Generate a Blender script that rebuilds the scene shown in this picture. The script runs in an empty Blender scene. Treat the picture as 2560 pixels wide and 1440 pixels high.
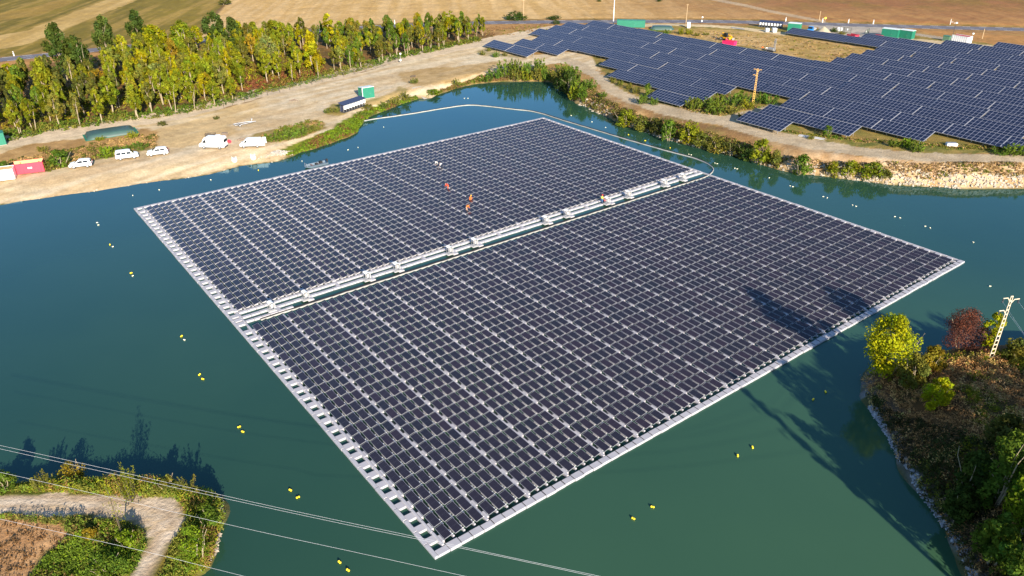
import bpy, bmesh, math, random
import numpy as np
from mathutils import Vector, Matrix, Quaternion
R = math.radians
rng = np.random.default_rng(7)
random.seed(7)
S = bpy.context.scene
C = S.collection

# ------------------------------------------------------------------ camera
F, PITCH, ROLL, CAMH = 1923.09, 0.491275507, -0.00702496552, 54.2
cp, sp = math.cos(PITCH), math.sin(PITCH)
_r = np.array([1., 0, 0]); _u = np.array([0, sp, cp]); FW = np.array([0, cp, -sp])
c_, s_ = math.cos(ROLL), math.sin(ROLL)
RT = c_*_r + s_*_u; UP = -s_*_r + c_*_u
cam = bpy.data.cameras.new('camera'); cam.sensor_width = 36; cam.lens = F/2560*36
cam.clip_start = 1; cam.clip_end = 6000
co = bpy.data.objects.new('camera', cam); C.objects.link(co); S.camera = co
M = Matrix.Identity(4)
for i in range(3):
    M[i][0] = RT[i]; M[i][1] = UP[i]; M[i][2] = -FW[i]
M[2][3] = CAMH
co.matrix_world = M

def ray(x, y):
    return (x-1280)/F*RT - (y-720)/F*UP + FW
def un(x, y, z=0.):
    d = ray(x, y); t = (z-CAMH)/d[2]
    return np.array([0, 0, CAMH]) + t*d
def project(P):
    d = np.asarray(P, float) - np.array([0, 0, CAMH])
    w = d@FW
    w = np.where(w < 1e-3, 1e-3, w)
    return 1280+F*(d@RT)/w, 720-F*(d@UP)/w

# ------------------------------------------------------------------ array frame (u along the strips, v across them)
TH = 0.645909483
VD = np.array([math.cos(TH), math.sin(TH), 0.]); UD = np.array([math.sin(TH), -math.cos(TH), 0.])
A0 = np.array([-1.26899328*54, 2.4735172*54, 0.])
def W(u, v, z=0.):
    return A0 + u*UD + v*VD + np.array([0, 0, z])

# ------------------------------------------------------------------ light
SUN_EL, SUN_AZ = R(20.0), R(159.5)          # azimuth of the sun measured clockwise from +Y
sd = Vector((math.sin(SUN_AZ)*math.cos(SUN_EL), math.cos(SUN_AZ)*math.cos(SUN_EL), math.sin(SUN_EL)))
sl = bpy.data.lights.new('sun', 'SUN'); sl.energy = 5.0; sl.angle = R(0.5); sl.color = (1, .89, .74)
so = bpy.data.objects.new('sun', sl); C.objects.link(so)
so.rotation_euler = sd.to_track_quat('Z', 'Y').to_euler(); so.location = (60, -120, 90)
wd = bpy.data.worlds.new('World'); S.world = wd; wd.use_nodes = True
nt = wd.node_tree
bg = nt.nodes['Background']; sky = nt.nodes.new('ShaderNodeTexSky'); sky.sky_type = 'NISHITA'
sky.sun_disc = False; sky.sun_elevation = SUN_EL; sky.sun_rotation = SUN_AZ
sky.air_density = 1.0; sky.dust_density = 0.1; sky.ozone_density = 4.0
nt.links.new(sky.outputs[0], bg.inputs[0]); bg.inputs[1].default_value = 0.095
S.view_settings.view_transform = 'Standard'; S.view_settings.look = 'None'
S.view_settings.exposure = 1.32; S.view_settings.gamma = 1
S.render.film_transparent = False
S.cycles.max_bounces = 5; S.cycles.diffuse_bounces = 2; S.cycles.glossy_bounces = 3; S.cycles.transmission_bounces = 2

# ------------------------------------------------------------------ helpers
def lin(c):
    c = np.asarray(c, float)/255.
    return np.where(c <= .04045, c/12.92, ((c+.055)/1.055)**2.4)
def tag(o, label=None, cat=None, group=None, kind=None):
    if label: o['label'] = label
    if cat: o['category'] = cat
    if group: o['group'] = group
    if kind: o['kind'] = kind
    return o
def empty(name, loc, rz=0., label=None, cat=None, group=None):
    o = bpy.data.objects.new(name, None); C.objects.link(o)
    o.location = tuple(loc); o.rotation_euler = (0, 0, rz); o.empty_display_size = .5
    return tag(o, label, cat, group)
def link(name, me, parent=None):
    o = bpy.data.objects.new(name, me); C.objects.link(o)
    if parent is not None: o.parent = parent
    return o
def mesh_np(name, V, Fq, mats, mi=None, smooth=False, n=4):
    me = bpy.data.meshes.new(name); V = np.asarray(V, np.float32); Fq = np.asarray(Fq, np.int32)
    me.vertices.add(len(V)); me.vertices.foreach_set('co', V.ravel())
    me.loops.add(Fq.size); me.loops.foreach_set('vertex_index', Fq.ravel())
    me.polygons.add(len(Fq)); me.polygons.foreach_set('loop_start', np.arange(0, Fq.size, Fq.shape[1], dtype=np.int32))
    me.polygons.foreach_set('loop_total', np.full(len(Fq), Fq.shape[1], np.int32))
    for m in mats: me.materials.append(m)
    if mi is not None: me.polygons.foreach_set('material_index', np.asarray(mi, np.int32))
    me.polygons.foreach_set('use_smooth', np.full(len(Fq), bool(smooth)))
    me.update(calc_edges=True); me.validate()
    return me
class MB:
    """collects simple solids; build() links them as ONE mesh object"""
    def __init__(s): s.v = []; s.f = []; s.m = []
    def add(s, V, Fc, m=0, M=None):
        b = len(s.v)
        for p in V:
            p = Vector(p)
            s.v.append(tuple(M @ p if M is not None else p))
        for f in Fc: s.f.append([b+i for i in f]); s.m.append(m)
        return s
    def box(s, c, d, m=0, rz=0., M=None, taper=1., ch=0.):
        x, y, z = d[0]/2, d[1]/2, d[2]/2
        if ch:
            V = [(-x, -y, -z), (x, -y, -z), (x, y, -z), (-x, y, -z), (-x, -y, z-ch), (x, -y, z-ch), (x, y, z-ch), (-x, y, z-ch),
                 (-x+ch, -y+ch, z), (x-ch, -y+ch, z), (x-ch, y-ch, z), (-x+ch, y-ch, z)]
            Fc = [(3, 2, 1, 0), (0, 1, 5, 4), (1, 2, 6, 5), (2, 3, 7, 6), (3, 0, 4, 7), (4, 5, 9, 8), (5, 6, 10, 9), (6, 7, 11, 10), (7, 4, 8, 11), (8, 9, 10, 11)]
        else:
            t = taper
            V = [(-x, -y, -z), (x, -y, -z), (x, y, -z), (-x, y, -z), (-x*t, -y*t, z), (x*t, -y*t, z), (x*t, y*t, z), (-x*t, y*t, z)]
            Fc = [(3, 2, 1, 0), (0, 1, 5, 4), (1, 2, 6, 5), (2, 3, 7, 6), (3, 0, 4, 7), (4, 5, 6, 7)]
        T = Matrix.Translation(Vector(c)) @ Matrix.Rotation(rz, 4, 'Z')
        return s.add(V, Fc, m, M @ T if M is not None else T)
    def tube(s, pts, r, m=0, n=8, cap=True):
        pts = [Vector(p) for p in pts]; rr = r if isinstance(r, (list, tuple)) else [r]*len(pts)
        V = []; Fc = []
        for i, p in enumerate(pts):
            d = (pts[min(i+1, len(pts)-1)]-pts[max(i-1, 0)]).normalized()
            a = d.orthogonal().normalized() if abs(d.z) > .95 else d.cross(Vector((0, 0, 1))).normalized()
            b = d.cross(a)
            for k in range(n):
                t = 2*math.pi*k/n; V.append(p+(a*math.cos(t)+b*math.sin(t))*rr[i])
        for i in range(len(pts)-1):
            for k in range(n):
                k2 = (k+1) % n; Fc.append((i*n+k, i*n+k2, (i+1)*n+k2, (i+1)*n+k))
        if cap: Fc.append(tuple(range(n-1, -1, -1))); Fc.append(tuple((len(pts)-1)*n+k for k in range(n)))
        return s.add(V, Fc, m)
    def disc(s, c, r, w, axis='y', m=0, n=16):
        c = Vector(c); d = Vector((0, w/2, 0)) if axis == 'y' else (Vector((w/2, 0, 0)) if axis == 'x' else Vector((0, 0, w/2)))
        return s.tube([c-d, c+d], r, m, n)
    def ball(s, c, r, m=0, n=10, sq=(1, 1, 1)):
        V = []; Fc = []; k = n//2
        for i in range(k+1):
            a = math.pi*i/k
            for j in range(n):
                b = 2*math.pi*j/n
                V.append((c[0]+r*sq[0]*math.sin(a)*math.cos(b), c[1]+r*sq[1]*math.sin(a)*math.sin(b), c[2]+r*sq[2]*math.cos(a)))
        for i in range(k):
            for j in range(n):
                j2 = (j+1) % n; Fc.append((i*n+j, (i+1)*n+j, (i+1)*n+j2, i*n+j2))
        return s.add(V, Fc, m)
    def prism(s, pts, y0, y1, m=0, w=None):
        """side profile pts (x,z) extruded along y; w(z) scales the half-width"""
        n = len(pts); w = w or (lambda x, z: 1.)
        V = [(x, y0*w(x, z), z) for x, z in pts]+[(x, y1*w(x, z), z) for x, z in pts]
        Fc = [tuple(range(n)), tuple(range(2*n-1, n-1, -1))]
        for i in range(n):
            j = (i+1) % n; Fc.append((j, i, n+i, n+j))
        return s.add(V, Fc, m)
    def mesh(s, name, mats, smooth=False, bevel=0.):
        me = bpy.data.meshes.new(name); me.from_pydata(s.v, [], s.f)
        for m in (mats if isinstance(mats, (list, tuple)) else [mats]): me.materials.append(m)
        me.polygons.foreach_set('material_index', s.m)
        bm = bmesh.new(); bm.from_mesh(me)
        bmesh.ops.recalc_face_normals(bm, faces=bm.faces)
        if bevel:
            ed = [e for e in bm.edges if len(e.link_faces) == 2 and e.calc_face_angle(0) > .5]
            bmesh.ops.bevel(bm, geom=ed, offset=bevel, segments=2, affect='EDGES', clamp_overlap=True)
        bm.to_mesh(me); bm.free()
        if smooth: me.polygons.foreach_set('use_smooth', [True]*len(me.polygons))
        me.update(); return me
    def build(s, name, mats, parent=None, smooth=False, bevel=0.):
        return link(name, s.mesh(name, mats, smooth, bevel), parent)
def copy_tree(o, parent=None):
    c = o.copy(); C.objects.link(c)
    if parent is not None: c.parent = parent
    for ch in list(o.children): copy_tree(ch, c)
    return c
ORD = ['zeroth', 'first', 'second', 'third', 'fourth', 'fifth', 'sixth', 'seventh', 'eighth', 'ninth', 'tenth', 'eleventh', 'twelfth', 'thirteenth', 'fourteenth', 'fifteenth', 'sixteenth', 'seventeenth', 'eighteenth', 'nineteenth', 'twentieth']

# ------------------------------------------------------------------ noise (numpy value noise)
def vnoise(x, y, scale, seed=0):
    x = np.asarray(x)/scale; y = np.asarray(y)/scale
    xi = np.floor(x).astype(np.int64); yi = np.floor(y).astype(np.int64); fx = x-xi; fy = y-yi
    fx = fx*fx*(3-2*fx); fy = fy*fy*(3-2*fy)
    def h(a, b):
        n = (a*374761393 + b*668265263 + seed*1442695041) & 0xFFFFFFFF
        n = ((n ^ (n >> 13))*1274126177) & 0xFFFFFFFF
        return ((n ^ (n >> 16)) & 0xFFFF)/65535.
    return (h(xi, yi)*(1-fx)+h(xi+1, yi)*fx)*(1-fy)+(h(xi, yi+1)*(1-fx)+h(xi+1, yi+1)*fx)*fy
def fbm(x, y, scale, seed=0, o=4):
    t = 0; a = .5; n = 0
    for i in range(o):
        t = t+a*vnoise(x, y, scale/2**i, seed+i*17); n += a; a *= .55
    return t/n

# ------------------------------------------------------------------ materials
MAT = {}
def mat(name, col, rough=.6, metal=0., var=.12, scale=3., spec=.5, coat=0., bump=0.):
    if name in MAT: return MAT[name]
    m = bpy.data.materials.new(name); m.use_nodes = True; n = m.node_tree.nodes; L = m.node_tree.links
    b = n['Principled BSDF']; b.inputs['Roughness'].default_value = rough; b.inputs['Metallic'].default_value = metal
    b.inputs['Specular IOR Level'].default_value = spec; b.inputs['Coat Weight'].default_value = coat
    tc = n.new('ShaderNodeTexCoord'); no = n.new('ShaderNodeTexNoise'); no.inputs['Scale'].default_value = scale; no.inputs['Detail'].default_value = 5
    L.new(tc.outputs['Object'], no.inputs['Vector'])
    mx = n.new('ShaderNodeMix'); mx.data_type = 'RGBA'
    c = np.asarray(col, float)
    mx.inputs[6].default_value = (*(c*(1-var)), 1); mx.inputs[7].default_value = (*np.minimum(c*(1+var), 1), 1)
    L.new(no.outputs[0], mx.inputs[0]); L.new(mx.outputs[2], b.inputs['Base Color'])
    if bump:
        bp = n.new('ShaderNodeBump'); bp.inputs['Strength'].default_value = bump; L.new(no.outputs[0], bp.inputs['Height']); L.new(bp.outputs[0], b.inputs['Normal'])
    MAT[name] = m; return m
def leaf_mat(name, use_obj=True, transl=.3):
    m = bpy.data.materials.new(name); m.use_nodes = True; n = m.node_tree.nodes; L = m.node_tree.links
    for x in list(n):
        if x.type != 'OUTPUT_MATERIAL': n.remove(x)
    out = [x for x in n if x.type == 'OUTPUT_MATERIAL'][0]
    at = n.new('ShaderNodeAttribute'); at.attribute_name = 'col'
    src = at.outputs['Color']
    if use_obj:
        oi = n.new('ShaderNodeObjectInfo'); mx = n.new('ShaderNodeMix'); mx.data_type = 'RGBA'; mx.blend_type = 'MULTIPLY'; mx.inputs[0].default_value = 1
        L.new(oi.outputs['Color'], mx.inputs[6]); L.new(src, mx.inputs[7]); src = mx.outputs[2]
    d = n.new('ShaderNodeBsdfDiffuse'); t = n.new('ShaderNodeBsdfTranslucent'); s = n.new('ShaderNodeMixShader'); s.inputs[0].default_value = transl
    L.new(src, d.inputs[0]); L.new(src, t.inputs[0]); L.new(d.outputs[0], s.inputs[1]); L.new(t.outputs[0], s.inputs[2]); L.new(s.outputs[0], out.inputs[0])
    return m
LEAF = leaf_mat('foliage', True, .42); STUFF = leaf_mat('ground_foliage', False, .25)
white = mat('white_paint', (.78, .78, .77), .35, var=.04, coat=.3)
offwhite = mat('off_white_plastic', (.50, .48, .46), .55, var=.10, scale=1.5)
floatm = mat('float_plastic', (.36, .345, .36), .6, var=.16, scale=1.2)
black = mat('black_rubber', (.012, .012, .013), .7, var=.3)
darkgl = mat('dark_glass', (.015, .018, .022), .08, var=.2)
alu = mat('aluminium', (.55, .55, .56), .4, metal=.4, var=.1)
steel = mat('galvanised_steel', (.35, .35, .35), .5, metal=.5, var=.2)
greenp = mat('green_paint', (.012, .16, .10), .5, var=.15, scale=1.)
greent = mat('green_tank_fabric', (.035, .075, .065), .42, var=.2, scale=.6)
redp = mat('red_paint', (.55, .03, .06), .5, var=.12, scale=1.)
pinkp = mat('pink_red_paint', (.62, .02, .12), .5, var=.12)
bark = mat('pale_bark', (.30, .24, .16), .9, var=.3, scale=6.)
barkd = mat('dark_bark', (.10, .075, .05), .9, var=.3, scale=6.)
concrete = mat('concrete', (.33, .30, .26), .85, var=.2, scale=2.)
# ------------------------------------------------------------------ the lake and its banks
def pw(L, z=0.): return [tuple(un(x, y, z)[:2]) for x, y in L]
NSH = [(0,512),(60,503),(150,490),(250,478),(330,463),(420,450),(520,437),(600,415),(660,408),(700,402),(735,388),(745,383),(800,368),(840,355),(870,345),(895,330),(897,318),(905,305),(912,297),(925,290),(960,278),(990,265),(1030,252),(1045,246),(1080,245),(1100,235),(1130,225),(1165,215),(1200,209),(1240,206),(1280,204),(1330,204),(1375,205),(1388,212),(1404,225),(1425,243),(1440,258),(1470,268),(1490,280),(1520,295),(1550,310),(1600,325),(1650,345),(1700,358),(1750,370),(1800,383),(1840,390),(1890,408),(1930,420),(1960,428),(2000,435),(2060,440),(2140,450),(2230,462),(2290,465),(2400,471),(2480,473),(2560,470),(2700,462)]
MSH = [(2800,890),(2660,880),(2560,876),(2450,880),(2350,885),(2260,900),(2190,920),(2152,948),(2150,985),(2175,1010),(2205,1050),(2225,1090),(2240,1140),(2255,1180),(2290,1220),(2330,1270),(2370,1330),(2400,1400),(2420,1440)]
SSH = [(480,1450),(520,1425),(545,1375),(553,1330),(557,1310),(562,1285),(553,1250),(530,1235),(450,1214),(300,1201),(150,1206),(0,1215)]
LAKE = np.array(pw(NSH) + [(190, 152), (206, 112), (190, 72), (120, 80)] + pw(MSH) + [(38, 30), (30, 0), (25, -40), (-45, -40), (-30, 30)] + pw(SSH) + [(-75, 60), (-150, 62), (-172, 100), (-150, 120)])
def seg_dist(px, py, poly):
    best = np.full(px.shape, 1e9); ins = np.zeros(px.shape, bool); n = len(poly)
    for i in range(n):
        ax, ay = poly[i]; bx, by = poly[(i+1) % n]; dx, dy = bx-ax, by-ay
        t = np.clip(((px-ax)*dx+(py-ay)*dy)/(dx*dx+dy*dy+1e-12), 0, 1)
        best = np.minimum(best, (px-ax-t*dx)**2+(py-ay-t*dy)**2)
        if ay != by:
            ins ^= ((ay > py) != (by > py)) & (px < (bx-ax)*(py-ay)/(by-ay)+ax)
    return np.where(ins, -1, 1)*np.sqrt(best)
def inpoly(px, py, poly):
    ins = np.zeros(np.shape(px), bool); n = len(poly)
    for i in range(n):
        ax, ay = poly[i]; bx, by = poly[(i+1) % n]
        if ay != by: ins ^= ((ay > py) != (by > py)) & (px < (bx-ax)*(py-ay)/(by-ay)+ax)
    return ins
CTRL = [((-300,600),1.3,10),((100,440),1.2,13),((400,400),1.3,11),((650,350),1.4,7),((800,320),1.5,5),((950,240),1.7,4.5),((1100,180),1.9,5),((1280,170),2.2,5),((1420,160),2.6,5),((1500,230),3.0,5.5),((1700,330),3.2,6),((2000,380),3.3,5.5),((2400,400),3.4,5.5),((2700,420),3.4,5.5),((0,300),1.7,8),((400,150),2.1,8),((1000,50),2.6,8),((1600,50),2.9,8),((2400,80),3.3,8),((2100,250),3.4,8),((1600,150),3.0,8),((1300,110),2.5,8),((0,-20),2.6,8),((1280,-20),2.9,8),((2560,-20),3.4,8)]
CW = np.array([un(*p, 2.)[:2] for p, a, b in CTRL]); CZ = np.array([a for p, a, b in CTRL]); CB = np.array([b for p, a, b in CTRL])
MOUNDC = [((52, 62), 5.0, 9), ((60, 74), 4.6, 7), ((45, 74), 3.6, 7), ((46, 52), 5.0, 8), ((70, 55), 6., 9), ((55, 35), 6., 9), ((45, 20), 6., 9), ((90, 70), 5., 9), ((60, -20), 6, 9)]
SPITC = [((-45, 50), 1.6, 3.0), ((-60, 45), 1.6, 3), ((-33, 52), 1.5, 3), ((-60, 20), 1.7, 3), ((-50, -20), 1.7, 3)]
CW = np.vstack([CW, [p for p, a, b in MOUNDC], [p for p, a, b in SPITC]]); CZ = np.append(CZ, [a for p, a, b in MOUNDC+SPITC]); CB = np.append(CB, [b for p, a, b in MOUNDC+SPITC])
def land(x, y, rough=True):
    """height of the ground (water level 0)"""
    x = np.asarray(x, float); y = np.asarray(y, float)
    d = seg_dist(x + 1.2*(vnoise(x, y, 4., 3)-.5), y + 1.2*(vnoise(x, y, 4., 4)-.5), LAKE)
    sw = 0; sz = 0; sb = 0
    for (cx, cy), z, b in zip(CW, CZ, CB):
        w = 1/((x-cx)**2+(y-cy)**2+30.)**1.6; sw = sw+w; sz = sz+w*z; sb = sb+w*b
    Z = sz/sw; B = sb/sw
    t = np.clip(d/B, 0, 1); h = Z*(1-(1-t)**1.7)
    h = np.where(d < 0, np.maximum(d*.45, -2.), h+.02)
    if rough: h = h + np.clip(d, 0, 3)/3*(.35*(fbm(x, y, 6., 11)-.5))*np.where(y < 100, 1.3, 1.)*np.clip(B/6, .5, 1.2)
    return h
def G(x, y):
    """world point on the ground seen at photo pixel x, y"""
    d = ray(x, y); z = np.linspace(9, -.6, 97); Q = np.array([0, 0, CAMH])+((z-CAMH)/d[2])[:, None]*d
    h = land(Q[:, 0], Q[:, 1]); i = int(np.argmax(h >= z)); i = max(i, 1); a = h[i-1]-z[i-1]; b = h[i]-z[i]
    t = np.clip(a/(a-b+1e-9), 0, 1); P = Q[i-1]*(1-t)+Q[i]*t
    return np.array([P[0], P[1], float(land(P[0], P[1]))])
def gz(P): return float(land(P[0], P[1]))

xs = np.concatenate([-270-np.geomspace(2, 3200, 22)[::-1], np.arange(-270, 262, .8), 262+np.geomspace(2, 3200, 22)])
ys = np.concatenate([28-np.geomspace(2, 1500, 18)[::-1], np.arange(28, 86, .42), np.arange(86, 170, .62), np.arange(170, 440, .95), 440+np.geomspace(2, 4200, 22)])
GX, GY = np.meshgrid(xs, ys); gx = GX.ravel(); gy = GY.ravel()
DL = seg_dist(gx, gy, LAKE)
gzv = land(gx, gy)
# the asphalt road corridor is graded flat
ROADPX = [(-500,205),(-200,173),(0,149),(130,136),(250,123),(400,109),(560,97),(730,81),(860,72),(990,64),(1165,58),(1280,55.5),(1530,53.5),(1780,53.5),(1920,56.5),(2060,60),(2170,63.5),(2320,67.5),(2560,73.5),(2800,80),(3200,92)]
ROADW = np.array([un(x, y, 2.8)[:2] for x, y in ROADPX])
def polyline_dist(px, py, pts):
    best = np.full(np.shape(px), 1e9)
    for i in range(len(pts)-1):
        ax, ay = pts[i]; bx, by = pts[i+1]; dx, dy = bx-ax, by-ay
        t = np.clip(((px-ax)*dx+(py-ay)*dy)/(dx*dx+dy*dy), 0, 1)
        best = np.minimum(best, np.hypot(px-ax-t*dx, py-ay-t*dy))
    return best
RD = polyline_dist(gx, gy, ROADW)
k = np.clip((10-RD)/4, 0, 1); gzv = gzv*(1-k)+2.72*k

wx = gx+3.0*(fbm(gx, gy, 9., 21)-.5)+1.2*(fbm(gx, gy, 2.2, 25)-.5)
wy = gy+3.0*(fbm(gx, gy, 9., 22)-.5)+1.2*(fbm(gx, gy, 2.2, 26)-.5)
front = gy > 25
PX, PY = project(np.stack([wx, wy, gzv], 1)); PX = np.where(front, PX, -9999.); PY = np.where(front, PY, 9999.)
PX0, PY0 = project(np.stack([gx, gy, gzv], 1)); PX0 = np.where(front, PX0, -9999.); PY0 = np.where(front, PY0, 9999.)
AL = .61
col = np.zeros((len(gx), 3)); cat = np.zeros(len(gx), int)
CATS = ['ground', 'gravel_track', 'sandy_yard', 'stubble_field', 'green_field', 'dry_grassland', 'lake_bank']
def put(mask, a, b=None, c=-1, noise=None, amt=1.):
    """paint base colour a..b (sRGB of the sunlit material) where mask"""
    global col
    mask = mask.astype(float) if mask.dtype == bool else mask
    A = lin(a)*AL; Bc = A if b is None else lin(b)*AL
    n = (np.clip((fbm(gx, gy, 7., 31)-.5)*2.4+.5, 0, 1) if noise is None else noise)[:, None]
    t = (mask*amt)[:, None]; col = col*(1-t)+(A*(1-n)+Bc*n)*t
    if c >= 0: cat[mask > .5] = c
n_f = np.clip((fbm(gx, gy, 2.6, 41)-.5)*3+.5, 0, 1); n_m = np.clip((fbm(gx, gy, 12., 43)-.5)*3+.5, 0, 1); n_l = np.clip((fbm(gx, gy, 45., 47)-.5)*3+.5, 0, 1)
ip = lambda L: inpoly(PX, PY, L)
put(np.ones(len(gx)), (205,160,98), (186,140,86), 0, n_f)
put(np.ones(len(gx)), (168,142,66), None, -1, n_m, .35*n_m)
# fields beyond the road
roady = np.interp(PX0, [p[0] for p in ROADPX], [p[1] for p in ROADPX])
far = (PY0 < roady) & front
sd_ = un(330,-10,2.8)-un(0,120,2.8); sd_ = sd_/np.linalg.norm(sd_)
al = gx*sd_[0]+gy*sd_[1]; ac = -gx*sd_[1]+gy*sd_[0]
streak = np.clip((fbm(al/9, ac, 5., 51)-.5)*4+.5, 0, 1); streak2 = np.clip((fbm(al/14, ac, 2.2, 53)-.5)*3.4+.5, 0, 1)
put(far, (236,196,134), (222,180,112), 3, streak2)
xr = np.clip((PX0-1350)/700, 0, 1)
put(far.astype(float)*xr, (196,146,86), (172,118,72), -1, np.clip(n_m*.6+streak2*.5, 0, 1), .95)
put(far.astype(float)*np.clip((PX0-1500)/500, 0, 1)*np.clip((34-PY0)/20, 0, 1), (165,110,70), (150,118,58), -1, n_m, .75)
cat[far & (PX0 > 1700)] = 5
gf = inpoly(PX0+4*(streak-.5), PY0, [(-1800,-700),(900,-700),(566,6),(504,74),(420,100),(240,122),(0,142),(-1800,260)]) & far
put(gf, (150,128,46), (128,112,38), 4, streak)
put(gf, (196,160,84), None, -1, n_f, .75*np.clip(streak2*1.5-.72, 0, 1))
bare = ip([(-60,100),(-60,134),(60,112),(120,92),(215,52),(330,6),(420,-30),(360,-40),(270,-2),(150,44),(60,78)]) & far
put(bare, (228,190,120), (205,168,96), -1, streak, .9)
put(ip([(-60,60),(0,52),(90,40),(180,8),(260,-20),(330,-40),(300,-60),(200,-20),(100,14),(0,34),(-60,44)]) & far, (190,150,74), None, -1, streak, .55)
edge = np.abs(PX0-np.interp(PY0, [6, 74], [566, 504])) < 5
put(edge & far & (PY0 < 80), (120,92,56), None, -1, n_f, .8)
# tilled line pattern in the stubble
put((far & (PX0 > 566) & (PX0 < 1900)).astype(float), (206,160,98), None, -1, n_f, .35*(np.abs(((ac+.6*fbm(gx, gy, 20., 58))/9.) % 1-.5) < .035))
# verge between road and wood
put((~far & (RD < 14) & front), (196,150,92), (172,128,78), 5, n_f)
put((far & (RD < 7.5)), (186,146,88), (150,122,62), 5, n_f)
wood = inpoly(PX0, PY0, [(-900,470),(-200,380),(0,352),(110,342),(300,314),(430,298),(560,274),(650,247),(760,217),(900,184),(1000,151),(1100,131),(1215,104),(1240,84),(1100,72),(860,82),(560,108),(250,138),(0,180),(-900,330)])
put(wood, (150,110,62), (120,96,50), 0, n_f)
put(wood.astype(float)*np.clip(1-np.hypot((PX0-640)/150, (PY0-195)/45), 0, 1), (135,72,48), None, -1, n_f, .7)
# yard and tracks on the left
yard = ip([(-500,430),(0,350),(110,341),(300,312),(430,298),(560,273),(650,246),(760,216),(900,183),(1000,150),(1100,130),(1200,107),(1320,80),(1400,66),(1420,72),(1300,112),(1300,140),(1440,128),(1500,140),(1580,160),(1540,185),(1470,172),(1400,158),(1300,168),(1240,205),(1100,246),(1000,256),(930,292),(890,345),(800,385),(740,405),(600,430),(400,468),(200,495),(0,530),(-300,570)])
put(yard, (230,202,158), (238,216,176), 2, n_m)
put(yard.astype(float), (214,180,130), None, -1, n_f, .4*np.clip(n_f*1.6-.5, 0, 1))
put(ip([(300,318),(430,300),(600,262),(700,245),(690,300),(560,345),(450,372),(390,370),(400,330),(360,318)]), (222,188,130), (230,196,138), -1, n_m, .75)
put(ip([(650,246),(760,216),(900,183),(985,156),(1000,200),(960,240),(860,240),(800,290),(700,300),(600,330),(570,315),(640,285)]), (240,218,182), (228,200,156), -1, n_f, .8)
put(ip([(560,345),(660,352),(700,372),(690,395),(600,400),(480,400),(380,420),(280,430),(200,445),(150,440),(350,392),(450,378)]), (238,210,170), None, -1, n_f, .6)
ts_ = un(960,152,2)-un(0,356,2); ts_ = ts_/np.linalg.norm(ts_); ta = gx*ts_[0]+gy*ts_[1]; tb = -gx*ts_[1]+gy*ts_[0]
rutn = np.clip((fbm(ta/11, tb, 1.9, 61)-.5)*4+.5, 0, 1)
put(yard.astype(float), (200,166,118), None, -1, n_f, .42*np.clip(rutn*2-1.1, 0, 1)); put(yard.astype(float), (246,230,200), None, -1, n_f, .5*np.clip(.8-rutn*2.2, 0, 1))
trk = polyline_dist(PX, PY, [(-300,398),(0,356),(115,340),(230,320),(330,303),(440,286),(560,258),(650,233),(740,215),(860,184),(960,152),(1080,133),(1180,112),(1290,88),(1390,70)])
put(trk < np.interp(PX, [0, 400, 900, 1400], [15, 13, 10, 7]), (228,204,170), (238,214,178), 1, n_f)
def dry(L, a=(203,160,98), b=(176,134,76), amt=.9): put(ip(L), a, b, 0, n_f, amt)
dry([(-200,400),(0,384),(60,364),(150,352),(230,347),(330,332),(352,318),(405,332),(392,368),(335,374),(240,398),(120,428),(0,436),(-200,470)])
put(ip([(-200,430),(0,412),(110,392),(190,395),(250,372),(320,368),(390,352),(385,372),(240,400),(120,430),(0,440),(-200,480)]), (112,108,44), (140,124,58), -1, n_f, .75)
dry([(640,335),(680,322),(735,312),(775,300),(812,304),(806,322),(745,348),(690,356),(645,350)], (150,132,62), (184,150,82))
dry([(1000,180),(1060,172),(1150,166),(1262,150),(1215,178),(1125,207),(1045,217),(1005,205)], (206,170,112), (180,146,84), .75)
dry([(808,270),(835,258),(870,262),(870,285),(845,290),(815,284)], (196,164,92), (150,136,64))
dry([(905,255),(940,245),(985,232),(1000,215),(1020,225),(1000,240),(950,258),(920,262)], (196,164,92), (140,130,60), .7)
dry([(1195,126),(1225,118),(1300,130),(1300,145),(1240,142),(1200,138)], (196,166,108), (130,126,62), .6)
put(ip([(705,378),(760,350),(830,320),(880,290),(905,275),(945,262),(1040,238),(1046,250),(932,295),(902,332),(850,360),(760,388),(725,396)]), (128,140,36), (110,112,40), 6, n_f)
put(ip([(715,392),(770,372),(840,345),(885,322),(895,300),(910,300),(902,335),(850,362),(760,390)]), (150,116,56), (140,120,44), 6, n_f, .7)
put(ip([(1085,234),(1130,212),(1200,196),(1300,190),(1385,195),(1440,240),(1480,262),(1480,276),(1430,255),(1380,212),(1240,212),(1130,232)]), (170,132,74), (128,116,48), 6, n_f)
# solar meadow
mead = ip([(1480,140),(1640,60),(1960,66),(2600,110),(3200,200),(3200,400),(2560,380),(2300,372),(2100,360),(1960,330),(1850,275),(1640,255),(1560,215),(1500,175)])
put(mead, (176,146,76), (140,128,60), 0, n_f)
put(ip([(1640,78),(1760,70),(1960,84),(2190,124),(2130,165),(2050,160),(1950,135),(1780,100),(1660,92)]), (214,174,112), (188,156,84), 0, n_f)
put(ip([(1760,80),(1900,92),(1960,112),(1930,128),(1840,112),(1760,98)]), (226,188,130), None, -1, n_f, .6)
put(ip([(1520,178),(1580,200),(1660,235),(1700,262),(1800,282),(1850,272),(1960,300),(2100,345),(2300,362),(2560,372),(2560,384),(2300,380),(2100,362),(1960,340),(1800,300),(1680,278),(1580,235),(1510,195)]), (188,158,88), (120,122,50), 0, n_f)
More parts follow.
